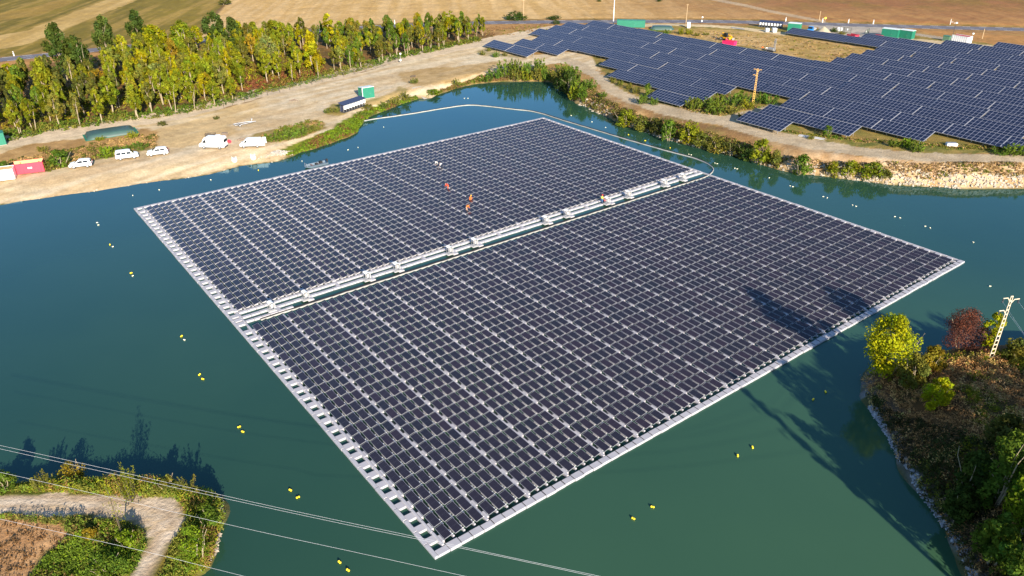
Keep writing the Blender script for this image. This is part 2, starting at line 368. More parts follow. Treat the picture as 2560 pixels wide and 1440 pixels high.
# right-hand gravel track
tr2 = polyline_dist(PX, PY, [(1415,148),(1452,166),(1492,190),(1520,215),(1570,245),(1640,271),(1720,290),(1800,303),(1900,330),(1960,346),(2050,363),(2150,380),(2300,391),(2450,395),(2700,399),(3200,405)])
put(tr2 < np.interp(PX, [1400, 1500, 1700, 2000, 2500], [9, 12, 13, 12, 11]), (218,196,162), (206,182,146), 1, n_f)
tr3 = polyline_dist(PX, PY, [(1800,303),(1850,290),(1885,276),(1935,264)])
put(tr3 < 8, (214,192,158), None, 1, n_f)
tr4 = polyline_dist(PX, PY, [(1600,63),(1680,62),(1770,64),(1840,69),(1910,78),(1965,86)])
put(tr4 < 3.2, (236,210,164), None, 1, n_f)
tr5 = polyline_dist(PX, PY, [(2190,94),(2260,99),(2340,106),(2420,113),(2480,118)])
put(tr5 < 4.0, (226,200,156), None, 1, n_f)
# entrance apron and side road
ap = ip([(2015,64),(2060,60),(2170,66),(2250,76),(2235,92),(2190,100),(2130,96),(2090,84),(2060,80),(2050,70)])
put(ap, (196,182,166), (206,192,172), 1, n_f)
put(polyline_dist(PX, PY, [(2230,80),(2290,86),(2370,98)]) < 3, (196,176,150), None, 1, n_f)
put(polyline_dist(PX0, PY0, [(1690,-22),(1792,0),(1860,13),(1920,27),(1985,40),(2060,54)]) < 3.2, (206,176,138), None, 1, n_f)
put(ip([(2290,60+14),(2700,98),(2700,125),(2540,118),(2440,106),(2360,92)]), (206,150,88), (190,140,80), 5, n_f)
# right bank slope
bank = (DL > 0) & (DL < 7.5) & (PX0 > 1440) & (PY0 > 200) & (gy > 110)
put(bank.astype(float)*(tr2 > 12), (208,172,126), (176,138,92), 6, n_f)
put(bank.astype(float)*np.clip((PX0-1950)/150, 0, 1)*(tr2 > 12), (226,196,156), (200,160,114), -1, n_f)
put(bank.astype(float)*np.clip(1-np.abs(PX0-1750)/230, 0, 1)*(tr2 > 12), (132,118,58), (150,112,70), -1, n_f)
# wet rim
put(np.clip(1-np.abs(DL-.25)/.5, 0, 1)*(gy > 90), (196,168,120), (170,140,96), -1, n_f, .7)
put((DL < 0), (96,96,60), None, -1, n_f)
# near spit
spit = (gy < 95) & (gx < -20) & (DL > 0)
put(spit, (108,116,40), (134,116,50), 6, n_f)
TWP = [(-150,1222),(0,1226),(110,1229),(230,1233),(330,1242),(440,1242),(456,1280),(463,1305),(442,1345),(422,1385),(392,1425),(350,1500),(270,1500),(310,1445),(342,1420),(366,1370),(361,1330),(330,1306),(250,1298),(100,1286),(0,1277),(-150,1280)]
tw = ip(TWP)
put(tw & spit, (226,204,176), (212,188,158), 1, n_f)
put(ip([(120,1245),(330,1262),(400,1300),(420,1330),(400,1345),(370,1305),(300,1275),(120,1262)]) & spit, (214,178,122), None, -1, n_f, .45)
put(ip([(-150,1290),(60,1286),(150,1312),(172,1335),(110,1385),(70,1450),(-150,1480)]) & spit, (212,166,116), (176,128,84), 0, n_f)
tdw = polyline_dist(gx, gy, [G(x, y)[:2] for x, y in [(-150,1252),(0,1252),(120,1256),(300,1268),(400,1296),(412,1330),(396,1370),(350,1430),(300,1500)]])
put((np.abs(tdw-.75) < .3) & tw & spit, (196,166,130), None, -1, n_f, .55); put((tdw < .35) & tw & spit, (236,216,190), None, -1, n_f, .6)
# mound
mo = (gy < 100) & (gx > 30) & (DL > 0)
put(mo, (120,84,50), (92,76,40), 0, n_f)
put(mo.astype(float)*np.clip(1-DL/1.6, 0, 1), (150,150,150), (110,110,112), 6, n_f)

nx, ny = len(xs), len(ys)
ii = np.arange(ny-1)[:, None]*nx+np.arange(nx-1)[None, :]; ii = ii.ravel()
Q = np.stack([ii, ii+1, ii+nx+1, ii+nx], 1)
Q = Q[~(DL[Q] < -6).all(1)]
fc = cat[Q[:, 0]]
gm = bpy.data.materials.new('earth'); gm.use_nodes = True; n_ = gm.node_tree.nodes; L_ = gm.node_tree.links
b_ = n_['Principled BSDF']; b_.inputs['Roughness'].default_value = .95; b_.inputs['Specular IOR Level'].default_value = .15
at = n_.new('ShaderNodeAttribute'); at.attribute_name = 'col'
tc = n_.new('ShaderNodeTexCoord')
def nz(sc, de=6):
    q = n_.new('ShaderNodeTexNoise'); q.inputs['Scale'].default_value = sc; q.inputs['Detail'].default_value = de; q.inputs['Roughness'].default_value = .65
    L_.new(tc.outputs['Object'], q.inputs['Vector']); return q
q1, q2, q3 = nz(.55), nz(2.6), nz(.12, 3)
def mr(q, a, b):
    m = n_.new('ShaderNodeMapRange'); m.inputs[1].default_value = .3; m.inputs[2].default_value = .7; m.inputs[3].default_value = a; m.inputs[4].default_value = b; L_.new(q.outputs[0], m.inputs[0]); return m
m1, m2, m3 = mr(q1, .80, 1.18), mr(q2, .80, 1.2), mr(q3, .9, 1.1)
mu = n_.new('ShaderNodeMath'); mu.operation = 'MULTIPLY'; L_.new(m1.outputs[0], mu.inputs[0]); L_.new(m2.outputs[0], mu.inputs[1])
mu2 = n_.new('ShaderNodeMath'); mu2.operation = 'MULTIPLY'; L_.new(mu.outputs[0], mu2.inputs[0]); L_.new(m3.outputs[0], mu2.inputs[1])
vm = n_.new('ShaderNodeVectorMath'); vm.operation = 'SCALE'; L_.new(at.outputs['Color'], vm.inputs[0]); L_.new(mu2.outputs[0], vm.inputs[3])
L_.new(vm.outputs[0], b_.inputs['Base Color'])
bp = n_.new('ShaderNodeBump'); bp.inputs['Strength'].default_value = .55; bp.inputs['Distance'].default_value = .25; L_.new(q2.outputs[0], bp.inputs['Height']); L_.new(bp.outputs[0], b_.inputs['Normal'])
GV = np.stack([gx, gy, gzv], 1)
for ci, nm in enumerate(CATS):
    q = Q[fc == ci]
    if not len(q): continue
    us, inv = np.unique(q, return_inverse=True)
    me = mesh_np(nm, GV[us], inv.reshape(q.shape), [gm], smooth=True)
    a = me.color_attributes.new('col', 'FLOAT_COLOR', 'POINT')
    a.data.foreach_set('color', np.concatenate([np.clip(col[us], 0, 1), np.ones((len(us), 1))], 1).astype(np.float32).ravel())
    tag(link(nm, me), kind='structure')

# ------------------------------------------------------------------ water
wm = bpy.data.materials.new('lake_water'); wm.use_nodes = True; n_ = wm.node_tree.nodes; L_ = wm.node_tree.links
for x_ in list(n_):
    if x_.type != 'OUTPUT_MATERIAL': n_.remove(x_)
wo = [x_ for x_ in n_ if x_.type == 'OUTPUT_MATERIAL'][0]
tc = n_.new('ShaderNodeTexCoord'); q = n_.new('ShaderNodeTexNoise'); q.inputs['Scale'].default_value = .9; q.inputs['Detail'].default_value = 5
L_.new(tc.outputs['Object'], q.inputs['Vector']); bp = n_.new('ShaderNodeBump'); bp.inputs['Strength'].default_value = .12; bp.inputs['Distance'].default_value = .06
L_.new(q.outputs[0], bp.inputs['Height'])
q5 = n_.new('ShaderNodeTexNoise'); q5.inputs['Scale'].default_value = .03; q5.inputs['Detail'].default_value = 4; L_.new(tc.outputs['Object'], q5.inputs['Vector'])
sx0 = n_.new('ShaderNodeSeparateXYZ'); L_.new(tc.outputs['Object'], sx0.inputs[0])      # silt: paler towards the mound shore
mrx = n_.new('ShaderNodeMapRange'); mrx.inputs[1].default_value = -30; mrx.inputs[2].default_value = 45; mrx.inputs[3].default_value = 0; mrx.inputs[4].default_value = .75; L_.new(sx0.outputs[0], mrx.inputs[0])
mry = n_.new('ShaderNodeMapRange'); mry.inputs[1].default_value = 110; mry.inputs[2].default_value = 50; mry.inputs[3].default_value = .1; mry.inputs[4].default_value = 1; L_.new(sx0.outputs[1], mry.inputs[0])
ml = n_.new('ShaderNodeMath'); ml.operation = 'MULTIPLY'; L_.new(mrx.outputs[0], ml.inputs[0]); L_.new(mry.outputs[0], ml.inputs[1])
ad = n_.new('ShaderNodeMath'); ad.operation = 'MULTIPLY_ADD'; ad.inputs[1].default_value = .55; L_.new(q5.outputs[0], ad.inputs[0]); L_.new(ml.outputs[0], ad.inputs[2])
cr = n_.new('ShaderNodeMix'); cr.data_type = 'RGBA'; cr.inputs[6].default_value = (.010, .040, .028, 1); cr.inputs[7].default_value = (.040, .095, .048, 1)
L_.new(ad.outputs[0], cr.inputs[0])
df = n_.new('ShaderNodeBsdfDiffuse'); L_.new(cr.outputs[2], df.inputs[0])
gl = n_.new('ShaderNodeBsdfGlossy'); gl.inputs["Color"].default_value = (.48, .74, .96, 1); gl.inputs['Roughness'].default_value = .06; L_.new(bp.outputs[0], gl.inputs['Normal'])
fr_ = n_.new('ShaderNodeFresnel'); fr_.inputs['IOR'].default_value = 1.40; L_.new(bp.outputs[0], fr_.inputs['Normal'])
mxs = n_.new('ShaderNodeMixShader'); L_.new(fr_.outputs[0], mxs.inputs[0]); L_.new(df.outputs[0], mxs.inputs[1]); L_.new(gl.outputs[0], mxs.inputs[2]); L_.new(mxs.outputs[0], wo.inputs[0])
wv = [(-190, -60, 0), (215, -60, 0), (215, 245, 0), (-190, 245, 0)]
tag(link('water', mesh_np('water', wv, [(0, 1, 2, 3)], [wm])), kind='structure')

# ------------------------------------------------------------------ asphalt road with markings
def spline(P, step):
    P = [np.asarray(p, float) for p in P]; out = []
    for i in range(len(P)-1):
        p0 = P[max(i-1, 0)]; p1 = P[i]; p2 = P[i+1]; p3 = P[min(i+2, len(P)-1)]
        n = max(2, int(np.linalg.norm(p2-p1)/step))
        for t in np.linspace(0, 1, n, endpoint=False):
            out.append(.5*((2*p1)+(-p0+p2)*t+(2*p0-5*p1+4*p2-p3)*t*t+(-p0+3*p1-3*p2+p3)*t**3))
    out.append(P[-1]); return np.array(out)
rc = spline(ROADW, 3.)
tn = np.gradient(rc, axis=0); tn /= np.linalg.norm(tn, axis=1)[:, None]; nr = np.stack([-tn[:, 1], tn[:, 0]], 1)
asph = mat('asphalt', (.115, .105, .12), .9, var=.2, scale=.3); paint = mat('road_paint', (.75, .74, .70), .7, var=.1)
def strip(o0, o1, z, i0=0, i1=None):
    i1 = len(rc) if i1 is None else i1; a = rc[i0:i1]+nr[i0:i1]*o0; b = rc[i0:i1]+nr[i0:i1]*o1; n = len(a)
    V = np.vstack([np.c_[a, np.full(n, z)], np.c_[b, np.full(n, z)]]); i = np.arange(n-1)
    return V, np.stack([i, i+1, n+i+1, n+i], 1)
V, Fq = strip(-3.6, 3.6, 2.76)
road = link('road', mesh_np('road', V, Fq, [asph])); tag(road, kind='structure')
mv = []; mf = []; b0 = 0
L = np.concatenate([[0], np.cumsum(np.linalg.norm(np.diff(rc, axis=0), axis=1))])
def at_len(s): return np.array([np.interp(s, L, rc[:, 0]), np.interp(s, L, rc[:, 1])]), np.array([np.interp(s, L, nr[:, 0]), np.interp(s, L, nr[:, 1])])
def dash(s0, s1, o, w):
    global b0
    p, n0 = at_len(s0); q, n1 = at_len(s1)
    mv.extend([(*(p+n0*(o-w)), 2.765), (*(q+n1*(o-w)), 2.765), (*(q+n1*(o+w)), 2.765), (*(p+n0*(o+w)), 2.765)]); mf.append((b0, b0+1, b0+2, b0+3)); b0 += 4
s = 0
while s < L[-1]-8:
    dash(s, s+2.7, 3.2, .13); dash(s+1, s+3.8, -3.2, .11)
    if int(s/5.7) % 2 == 0: dash(s, s+3., 0, .07)
    s += 5.7
tag(link('road_marking', mesh_np('road_marking', mv, mf, [paint])), kind='structure')
def road_pt(px, off):
    """a point on the ground beside the road"""
    P = G(px, np.interp(px, [p[0] for p in ROADPX], [p[1] for p in ROADPX])); i = np.argmin(np.hypot(*(rc-P[:2]).T)); q = rc[i]+nr[i]*off
    return np.array([q[0], q[1], 2.72])
# ------------------------------------------------------------------ photovoltaic materials
def pv_mat(name, base, base2, line, nu, nv, rough=.16, lw=.04, gridmix=.5, spec=.5, wu=None):
    m = bpy.data.materials.new(name); m.use_nodes = True; n = m.node_tree.nodes; L = m.node_tree.links; b = n['Principled BSDF']
    b.inputs['Roughness'].default_value = rough; b.inputs['Specular IOR Level'].default_value = spec
    g = n.new('ShaderNodeNewGeometry'); mx = n.new('ShaderNodeMix'); mx.data_type = 'RGBA'
    mx.inputs[6].default_value = (*base, 1); mx.inputs[7].default_value = (*base2, 1); L.new(g.outputs['Random Per Island'], mx.inputs[0])
    uv = n.new('ShaderNodeUVMap'); uv.uv_map = 'UVMap'; sx = n.new('ShaderNodeSeparateXYZ'); L.new(uv.outputs[0], sx.inputs[0])
    def grid(o, k, w):
        a = n.new('ShaderNodeMath'); a.operation = 'MULTIPLY'; a.inputs[1].default_value = k; L.new(o, a.inputs[0])
        f = n.new('ShaderNodeMath'); f.operation = 'FRACT'; L.new(a.outputs[0], f.inputs[0])
        c = n.new('ShaderNodeMath'); c.operation = 'SUBTRACT'; c.inputs[1].default_value = .5; L.new(f.outputs[0], c.inputs[0])
        d = n.new('ShaderNodeMath'); d.operation = 'ABSOLUTE'; L.new(c.outputs[0], d.inputs[0])
        e = n.new('ShaderNodeMath'); e.operation = 'GREATER_THAN'; e.inputs[1].default_value = .5-w/2; L.new(d.outputs[0], e.inputs[0]); return e
    e1 = grid(sx.outputs[0], nu, wu or lw*nu/6); e2 = grid(sx.outputs[1], nv, lw)
    mxm = n.new('ShaderNodeMath'); mxm.operation = 'MAXIMUM'; L.new(e1.outputs[0], mxm.inputs[0]); L.new(e2.outputs[0], mxm.inputs[1])
    k = n.new('ShaderNodeMath'); k.operation = 'MULTIPLY'; k.inputs[1].default_value = gridmix; L.new(mxm.outputs[0], k.inputs[0])
    m2 = n.new('ShaderNodeMix'); m2.data_type = 'RGBA'; m2.inputs[7].default_value = (*line, 1); L.new(mx.outputs[2], m2.inputs[6]); L.new(k.outputs[0], m2.inputs[0])
    L.new(m2.outputs[2], b.inputs['Base Color']); return m
pvf = pv_mat('floating_panel_glass', (.022, .015, .024), (.013, .013, .020), (.12, .115, .14), 2, 6, lw=.06, gridmix=.35)
pframe = mat('panel_frame', (.34, .34, .36), .45, metal=.2, var=.1)

# ------------------------------------------------------------------ floating solar array
ARR = empty('floating_solar_array', W(51.5, 47.6), 0, 'floating solar array of dark panels on pale grey floats covering most of the lake', 'solar array')
AINV = Matrix.Translation(ARR.location).inverted()
def child(name, me, parent=ARR, kind=None):
    o = link(name, me, parent)
    if parent is ARR: o.matrix_parent_inverse = AINV
    if kind: o['kind'] = kind
    return o
PU, PG = 1.867, 5.0280; TILT = R(12.); PL, PWD = 1.70, .85
ULOW = [102.90-PU*(25-i) for i in range(26)]; UUPP = [49.12-PU*(25-i) for i in range(26)]
def vlow(k, j): return .27+k*PG+j*1.19
EU = UD; EV = VD*math.cos(TILT)+np.array([0, 0, math.sin(TILT)]); EN = np.cross(EU, EV); EN = EN*np.sign(EN[2])
Z0 = .40
slots = [(u, vlow(k, j), k, j, r, sec) for sec, us in ((1, ULOW), (0, UUPP)) for r, u in enumerate(us) for k in range(19) for j in range(4)]
def panel_geo(fw=.026, th=.04):
    a, b = PL, PWD
    P = [(-a, 0, 0), (0, 0, 0), (0, b, 0), (-a, b, 0), (-a+fw, fw, 0), (-fw, fw, 0), (-fw, b-fw, 0), (-a+fw, b-fw, 0), (-a, 0, -th), (0, 0, -th), (0, b, -th), (-a, b, -th)]
    glass = [(4, 5, 6, 7)]; fr = [(0, 1, 5, 4), (1, 2, 6, 5), (2, 3, 7, 6), (3, 0, 4, 7), (0, 8, 9, 1), (1, 9, 10, 2), (2, 10, 11, 3), (3, 11, 8, 0), (8, 11, 10, 9)]
    return np.array(P, float), glass, fr
PGV, PGG, PGF = panel_geo()
def place(V, u, v):
    o = W(u, v, Z0); return o + V[:, :1]*EU + V[:, 1:2]*EV + V[:, 2:3]*EN
def uvset(me, per):
    uvl = me.uv_layers.new(name='UVMap'); base = np.array(per, np.float32)
    n = len(me.loops)//len(base); uvl.data.foreach_set('uv', np.tile(base, (n, 1)).ravel())
sx_ = []
for s in slots:
    P = W(s[0]-.85, s[1]+.5, .4); x, y = project(P[None]); dist = np.linalg.norm(P-np.array([0, 0, CAMH]))
    sx_.append(dist if (0 < x[0] < 2560 and 0 < y[0] < 1440) else 1e6)
order = np.argsort(sx_); near = set(order[:100].tolist())
# nearest hundred as parts of their own
gl0 = mesh_np('solar_panel', PGV[4:8]@np.stack([EU, EV, EN]), [(0, 1, 2, 3)], [pvf]); uvset(gl0, [(0, 0), (1, 0), (1, 1), (0, 1)])
fr0 = mesh_np('panel_frame', PGV@np.stack([EU, EV, EN]), PGF, [pframe])
for i in sorted(near):
    u, v = slots[i][:2]; p = child('solar_panel', gl0); p.location = tuple(W(u+.008*rng.normal(), v+.008*rng.normal(), Z0))
    f = child('panel_frame', fr0, p)
V = []; Fq = []; mi = []; b0 = 0
for i, s in enumerate(slots):
    if i in near: continue
    v0 = PGV.copy(); v0[:, 2] += .012*rng.normal()
    V.append(place(v0, s[0]+.01*rng.normal(), s[1]+.01*rng.normal())); Fq.append(np.array(PGG+PGF)+b0); mi += [0]+[1]*9; b0 += 12
me = mesh_np('solar_panel', np.vstack(V), np.vstack(Fq), [pvf, pframe], mi)
# separate islands for glass so that each panel gets its own tint
uvl = me.uv_layers.new(name='UVMap'); per = np.array([(0, 0), (1, 0), (1, 1), (0, 1)]+[(.31, .31)]*36, np.float32)
uvl.data.foreach_set('uv', np.tile(per, (b0//12, 1)).ravel())
child('panel_field', me, kind='stuff')
# floats under the panels and the small connecting floats between the strips
def boxes(name, L, m, kind=None, parent=ARR):
    """L: list of (u0,u1,v0,v1,z0,z1) chamfered boxes in array axes"""
    L = np.array(L, float); n = len(L); c = .035
    V = np.zeros((n, 12, 3)); k = 0
    for (a, b, z, ins) in [(0, 2, 4, 0), (1, 2, 4, 0), (1, 3, 4, 0), (0, 3, 4, 0), (0, 2, 5, -1), (1, 2, 5, -1), (1, 3, 5, -1), (0, 3, 5, -1), (0, 2, 5, 1), (1, 2, 5, 1), (1, 3, 5, 1), (0, 3, 5, 1)]:
        su = 1 if a == 0 else -1; sv = 1 if b == 2 else -1
        ins_ = c if ins == 1 else 0; zz = L[:, z]-(c if ins == -1 else 0)
        V[:, k] = A0+(L[:, a]+su*ins_)[:, None]*UD+(L[:, b]+sv*ins_)[:, None]*VD+np.c_[np.zeros(n), np.zeros(n), zz]; k += 1
    f = np.array([(0, 1, 5, 4), (1, 2, 6, 5), (2, 3, 7, 6), (3, 0, 4, 7), (4, 5, 9, 8), (5, 6, 10, 9), (6, 7, 11, 10), (7, 4, 8, 11), (8, 9, 10, 11)])[:, ::-1]
    Fq = (f[None]+12*np.arange(n)[:, None, None]).reshape(-1, 4)
    return child(name, mesh_np(name, V.reshape(-1, 3), Fq, [m]), parent, kind)
boxes('panel_float', [(u-1.35, u-.5, v+.12, v+.72, -.1, .33) for u, v, *_ in slots], floatm, 'stuff')
boxes('connecting_float', [(u-.84+.03*rng.normal(), u+.04, v+.88, v+1.08, -.1, .31+.012*rng.normal()) for u, v, k, j, r, s in slots if j < 3], floatm, 'stuff')
boxes('gap_shade_fill', [(u-1.62, u-.90, v+.90, v+1.12, .08, .26) for u, v, k, j, r, s in slots if j < 3]+[(u-1.62, u-.93, v+1.2, v+1.38, .1, .26) for u, v, k, j, r, s in slots if j == 3 and k < 18], black, 'stuff')  # black boxes stand in for shade and dark connections in the strip gaps
boxes('bolt_cap', [(u-.62+dx, u-.55+dx, v+.96, v+1.05, .34, .39) for u, v, k, j, r, s in slots if sx_[0] and s == 1 and r > 8 for dx in (0, .35)], white, 'stuff')
# walkway strips: chains of floats
def chain_u(u0, u1, v0, v1, step=PU, z=.24, gap=.05):
    n = max(1, round((u1-u0)/step)); st = (u1-u0)/n
    return [(u0+i*st+gap/2, u0+(i+1)*st-gap/2, v0+.012*rng.normal(), v1+.012*rng.normal(), -.12, z+.012*rng.normal()) for i in range(n)]
def chain_v(v0, v1, u0, u1, step=1.25, z=.26, gap=.05):
    n = max(1, round((v1-v0)/step)); st = (v1-v0)/n
    return [(u0+.02*rng.normal(), u1+.02*rng.normal(), v0+i*st+gap/2, v0+(i+1)*st-gap/2, -.12, z+.015*rng.normal()) for i in range(n)]
for sec, us, ua, ub in ((0, UUPP, -.05, 49.1), (1, ULOW, 54.0, 103.3)):
    for k in range(0, 20):
        vm_ = k*PG-.03; L = []
        if k < 19:
            L += chain_u(ua, ub, vm_-.25, vm_+.02, z=.36)
            L += [(u-.86, u+.02, vm_+.04, vm_+.29, -.12, .35) for u in us]
        else:
            L += chain_u(ua, ub, vm_-.25, vm_+.02, z=.36)
        boxes('walkway_strip', L, floatm)
# left ladder walkway
L = chain_u(-.85, 104.1, -1.52, -1.14, z=.27)
rows = ([u-.85 for u in UUPP]+[50.25, 51.55, 52.75]+[u-.85 for u in ULOW])
boxes('ladder_walkway', L+[(u-.44, u+.44, -1.13, -.21, -.12, .26) for u in rows]+[(-.83, -.12, -1.13, 95.2, -.12, .2)][:0], floatm)
boxes('ladder_walkway', chain_u(49.12, 54.0, -.2, .05, 1.2), floatm)
# far edge, near edge
boxes('edge_walkway', chain_v(-1.13, 96.8, -.85, -.12), floatm)
ne = chain_v(-1.13, 96.8, 103.32, 104.12, 1.2566, .28); boxes('edge_walkway', ne, floatm)
boxes('strap', [(103.36, 104.0, b-.0, b+.07, .2, .31) for (a, b_, c, b, d, e) in ne][1:-1:1], black, 'stuff')
# right edge: thin outer line with a flat float at every row
boxes('edge_walkway', chain_u(-.12, 103.3, 96.42, 96.8), floatm)
for us in (UUPP, ULOW): boxes('edge_walkway', [(q-.85-.45, q-.85+.42, 95.50, 96.40, -.12, .25) for q in us], floatm)
# centre walkways
boxes('centre_walkway', chain_v(.1, 96.4, 49.28, 49.84), floatm)
boxes('centre_walkway', chain_v(.1, 96.4, 50.78, 51.36), floatm)
boxes('centre_walkway', chain_v(.1, 7.0, 52.3, 52.8), floatm)
for k in range(0, 20): boxes('cross_float', [(49.9, 50.7, k*PG-.35, k*PG+.15, -.1, .24)], floatm)
for k in (1, 2, 4, 5, 7, 8, 11, 12, 14, 15, 17, 18): boxes('cabinet_float', [(51.42, 52.3, k*PG-.6, k*PG+.3, -.1, .22)], floatm)

# ------------------------------------------------------------------ cabinets on the centre walkway
def cabinet():
    t = empty('combiner_cabinet', (0, 0, 0))
    f = MB()                                                  # local x = along v, y = along -u (far side)
    for x in (-.42, .42):
        for y in (-.4, .4): f.box((x, y, .62), (.05, .05, 1.24))
    for z in (.25, 1.2): f.box((0, -.4, z), (.84, .05, .05)); f.box((0, .4, z), (.84, .05, .05)); f.box((-.42, 0, z), (.05, .8, .05)); f.box((.42, 0, z), (.05, .8, .05))
    f.box((0, -.4, .72), (1.1, .03, .03), rz=0)
    f.build('stand', steel, t)
    h = MB(); V = []; Fc = []; n = 7                            # curved white hood over the stand
    prof = [(.52, .35), (.55, .95), (.46, 1.25), (.28, 1.42), (0, 1.50), (-.28, 1.46), (-.46, 1.34)]
    for y in (-.55, .55):
        for off in (0, .03): V += [(x+(off if x > 0 else -off)*.6, y, z+off) for x, z in prof]
    for i in range(n-1):
        a = i; Fc += [(a, a+1, 2*n+a+1, 2*n+a), (n+a+1, n+a, 3*n+a, 3*n+a+1), (a+1, a, n+a, n+a+1), (2*n+a, 2*n+a+1, 3*n+a+1, 3*n+a)]
    Fc += [(0, 2*n, 3*n, n), (n-1, 2*n-1, 4*n-1, 3*n-1)]
    h.add(V, Fc); h.build('hood', white, t)
    b = MB(); b.box((.1, -.15, .85), (.35, .38, .6), ch=.03); b.box((.05, .24, .8), (.3, .28, .5), ch=.03); b.build('electrical_box', offwhite, t)
    p = MB(); p.box((0, 0, .03), (1.45, 1.25, .06), ch=.015); p.build('base_plate', offwhite, t)
    cb = MB(); cb.tube([(-.1, .3, .55), (-.3, .5, .25), (-.2, .75, .1), (.3, .85, .06)], .035, n=6); cb.tube([(.1, -.2, .5), (.35, -.3, .2), (.7, -.1, .08)], .03, n=6); cb.build('cable', black, t)
    return t
cab0 = cabinet()
cabv = [3.99, 9.14, 19.07, 24.19, 33.99, 38.89, 54.13, 59.0, 68.89, 74.32, 84.24, 89.64]
crz = math.atan2(VD[1], VD[0])
for i, v in enumerate(cabv):
    o = cab0 if i == 0 else copy_tree(cab0)
    o.location = tuple(W(51.85, v+.1, .27)); o.rotation_euler = (0, 0, crz); o.scale = (.82, .82, .92)
    l = f'white hooded electrical cabinet on centre walkway, {ORD[i+1]} of twelve counting from the left end' if i not in (0, 8, 11) else ['white hooded cabinet nearest the left end of the centre walkway', 'white hooded cabinet with two workers bending at it on the centre walkway', 'white hooded cabinet nearest the curved cable at the right end of centre walkway'][(0, 8, 11).index(i)]
    tag(o, l, 'cabinet', 'electrical cabinets along the centre walkway')

# ------------------------------------------------------------------ floating cable run from the shore round to the centre walkway
CP = [(902,303),(930,297),(980,290),(1040,281),(1100,271),(1150,263.5),(1178,261.5),(1215,264),(1280,271.5),(1325,276),(1360,284),(1400,297),(1440,309),(1500,327),(1560,345),(1620,362),(1680,379),(1730,392),(1762,404),(1780,416),(1783,424),(1775,434),(1755,444),(1727,453)]
cw = [un(x, y, .15)[:2] for x, y in CP]+[W(53.0, v)[:2] for v in np.arange(86, 1.5, -6)]
cc = spline(cw, 1.0); ct = np.gradient(cc, axis=0); ct /= np.linalg.norm(ct, axis=1)[:, None]; cn = np.stack([-ct[:, 1], ct[:, 0]], 1)
cordf = mat('float_line_plastic', (.34, .33, .30), .6, var=.35, scale=1.)
CAB = empty('floating_cable_run', (*cc[len(cc)//3], 0), 0, 'black cables on a white float line curving from the green bank to the centre walkway', 'cable')
def ribbon(name, o, w, z, h, m, step=1, wob=0., segs=False):
    p = cc[::step]; q = cn[::step]; V = []; Fq = []; n = len(p)
    for i in range(n):
        off = o+wob*math.sin(i*1.3)+wob*.7*math.sin(i*.37); zz = z+(.02*math.sin(i*2.1) if segs else 0)
        off *= side_[::step][i]
        for a, zq in ((-w, -.05), (-w*.9, zz+h*.7), (0, zz+h), (w*.9, zz+h*.7), (w, -.05)):
            V.append((*(p[i]+q[i]*(off+a)), zq))
    for i in range(n-1):
        for k in range(4): Fq.append((i*5+k, (i+1)*5+k, (i+1)*5+k+1, i*5+k+1))
    o_ = link(name, mesh_np(name, V, np.array(Fq)[:, ::-1], [m]), CAB); o_.matrix_parent_inverse = Matrix.Translation(CAB.location).inverted(); return o_
ic = int(np.argmin(np.hypot(*(cc-un(1781, 420, .15)[:2]).T))); side_ = -np.tanh((np.arange(len(cc))-ic)/5.)
sgn = 1 if np.dot(cn[len(cc)//3], [0, 1]) > 0 else -1
ribbon('float_line', -.21*sgn, .10, .05, .13, cordf, wob=.03, segs=True)
for dk in (.0, .15, .30): ribbon('power_cable', dk*sgn, .07, .06, .10, black, wob=.03)

# ------------------------------------------------------------------ buoys
yel = mat('yellow_buoy', (.85, .62, .01), .4, var=.05); cream = mat('faded_buoy', (.82, .76, .55), .5, var=.05)
def buoy_proto(m):
    t = empty('buoy', (0, 0, 0))
    for x in (-.15, .15):
        b = MB(); b.ball((x, 0, .09), .165, n=12); b.build('float_ball', m, t, smooth=True)
    r = MB(); r.tube([(-.16, 0, .02), (0, 0, -.05), (.16, 0, .02)], .03, n=6); r.build('rope', black, t); return t
BY = {'y': buoy_proto(yel), 'w': buoy_proto(cream)}; used = set()
def buoy(x, y, c, label, group):
    o = BY[c] if c not in used else copy_tree(BY[c]); used.add(c)
    o.location = tuple(un(x, y, 0.05)); o.rotation_euler = (0, 0, float(rng.uniform(0, 3.1))); s = .66 if c == 'y' else .5; o.scale = (s, s, s)
    tag(o, label, 'buoy', group)
cn_ = {'y': 'yellow', 'w': 'pale'}
GL = 'mooring buoys along the left side of the array'
for i, (p, q, c1, c2) in enumerate([((243,557),(246,563),'w','w'),((275,612),(282,617),'y','w'),((328,683),(332,690),'y','w'),((454,841),(461,850),'y','w'),((499,937),(507,948),'y','y'),((598,1068),(607,1080),'y','y'),((726,1226),(745,1244),'y','y'),((849,1406),(870,1426),'y','y')]):
    nm = f'{ORD[i+1]} pair from the far end, left edge' if i < 7 else 'pair closest to the bottom of the photo'
    buoy(*p, c1, f'{cn_[c1]} buoy, farther one of the {nm}', GL); buoy(*q, c2, f'{cn_[c2]} buoy, nearer one of the {nm}', GL)
GN = 'mooring buoys off the near edge of the array'
for (x, y, c, l) in [(1583,1297,'y','yellow twin buoy nearest the near corner of the array off the lower right edge'),(1631,1268,'y','yellow twin buoy off the lower right edge, right of the nearest one'),(1844,1140,'y','yellow buoy off the middle of the lower right edge, left of its pair'),(1881,1119,'y','yellow buoy off the middle of the lower right edge, right of its pair'),(2033,999,'y','yellow buoy beside the tree shadow off the lower right edge, left of its pair'),(2064,980,'y','yellow buoy beside the tree shadow off the lower right edge, right of its pair'),(2475,716,'w','lone pale buoy right of the array, above the lattice power pole')]: buoy(x, y, c, l, GN)
GT = 'mooring buoys off the upper left edge of the array'
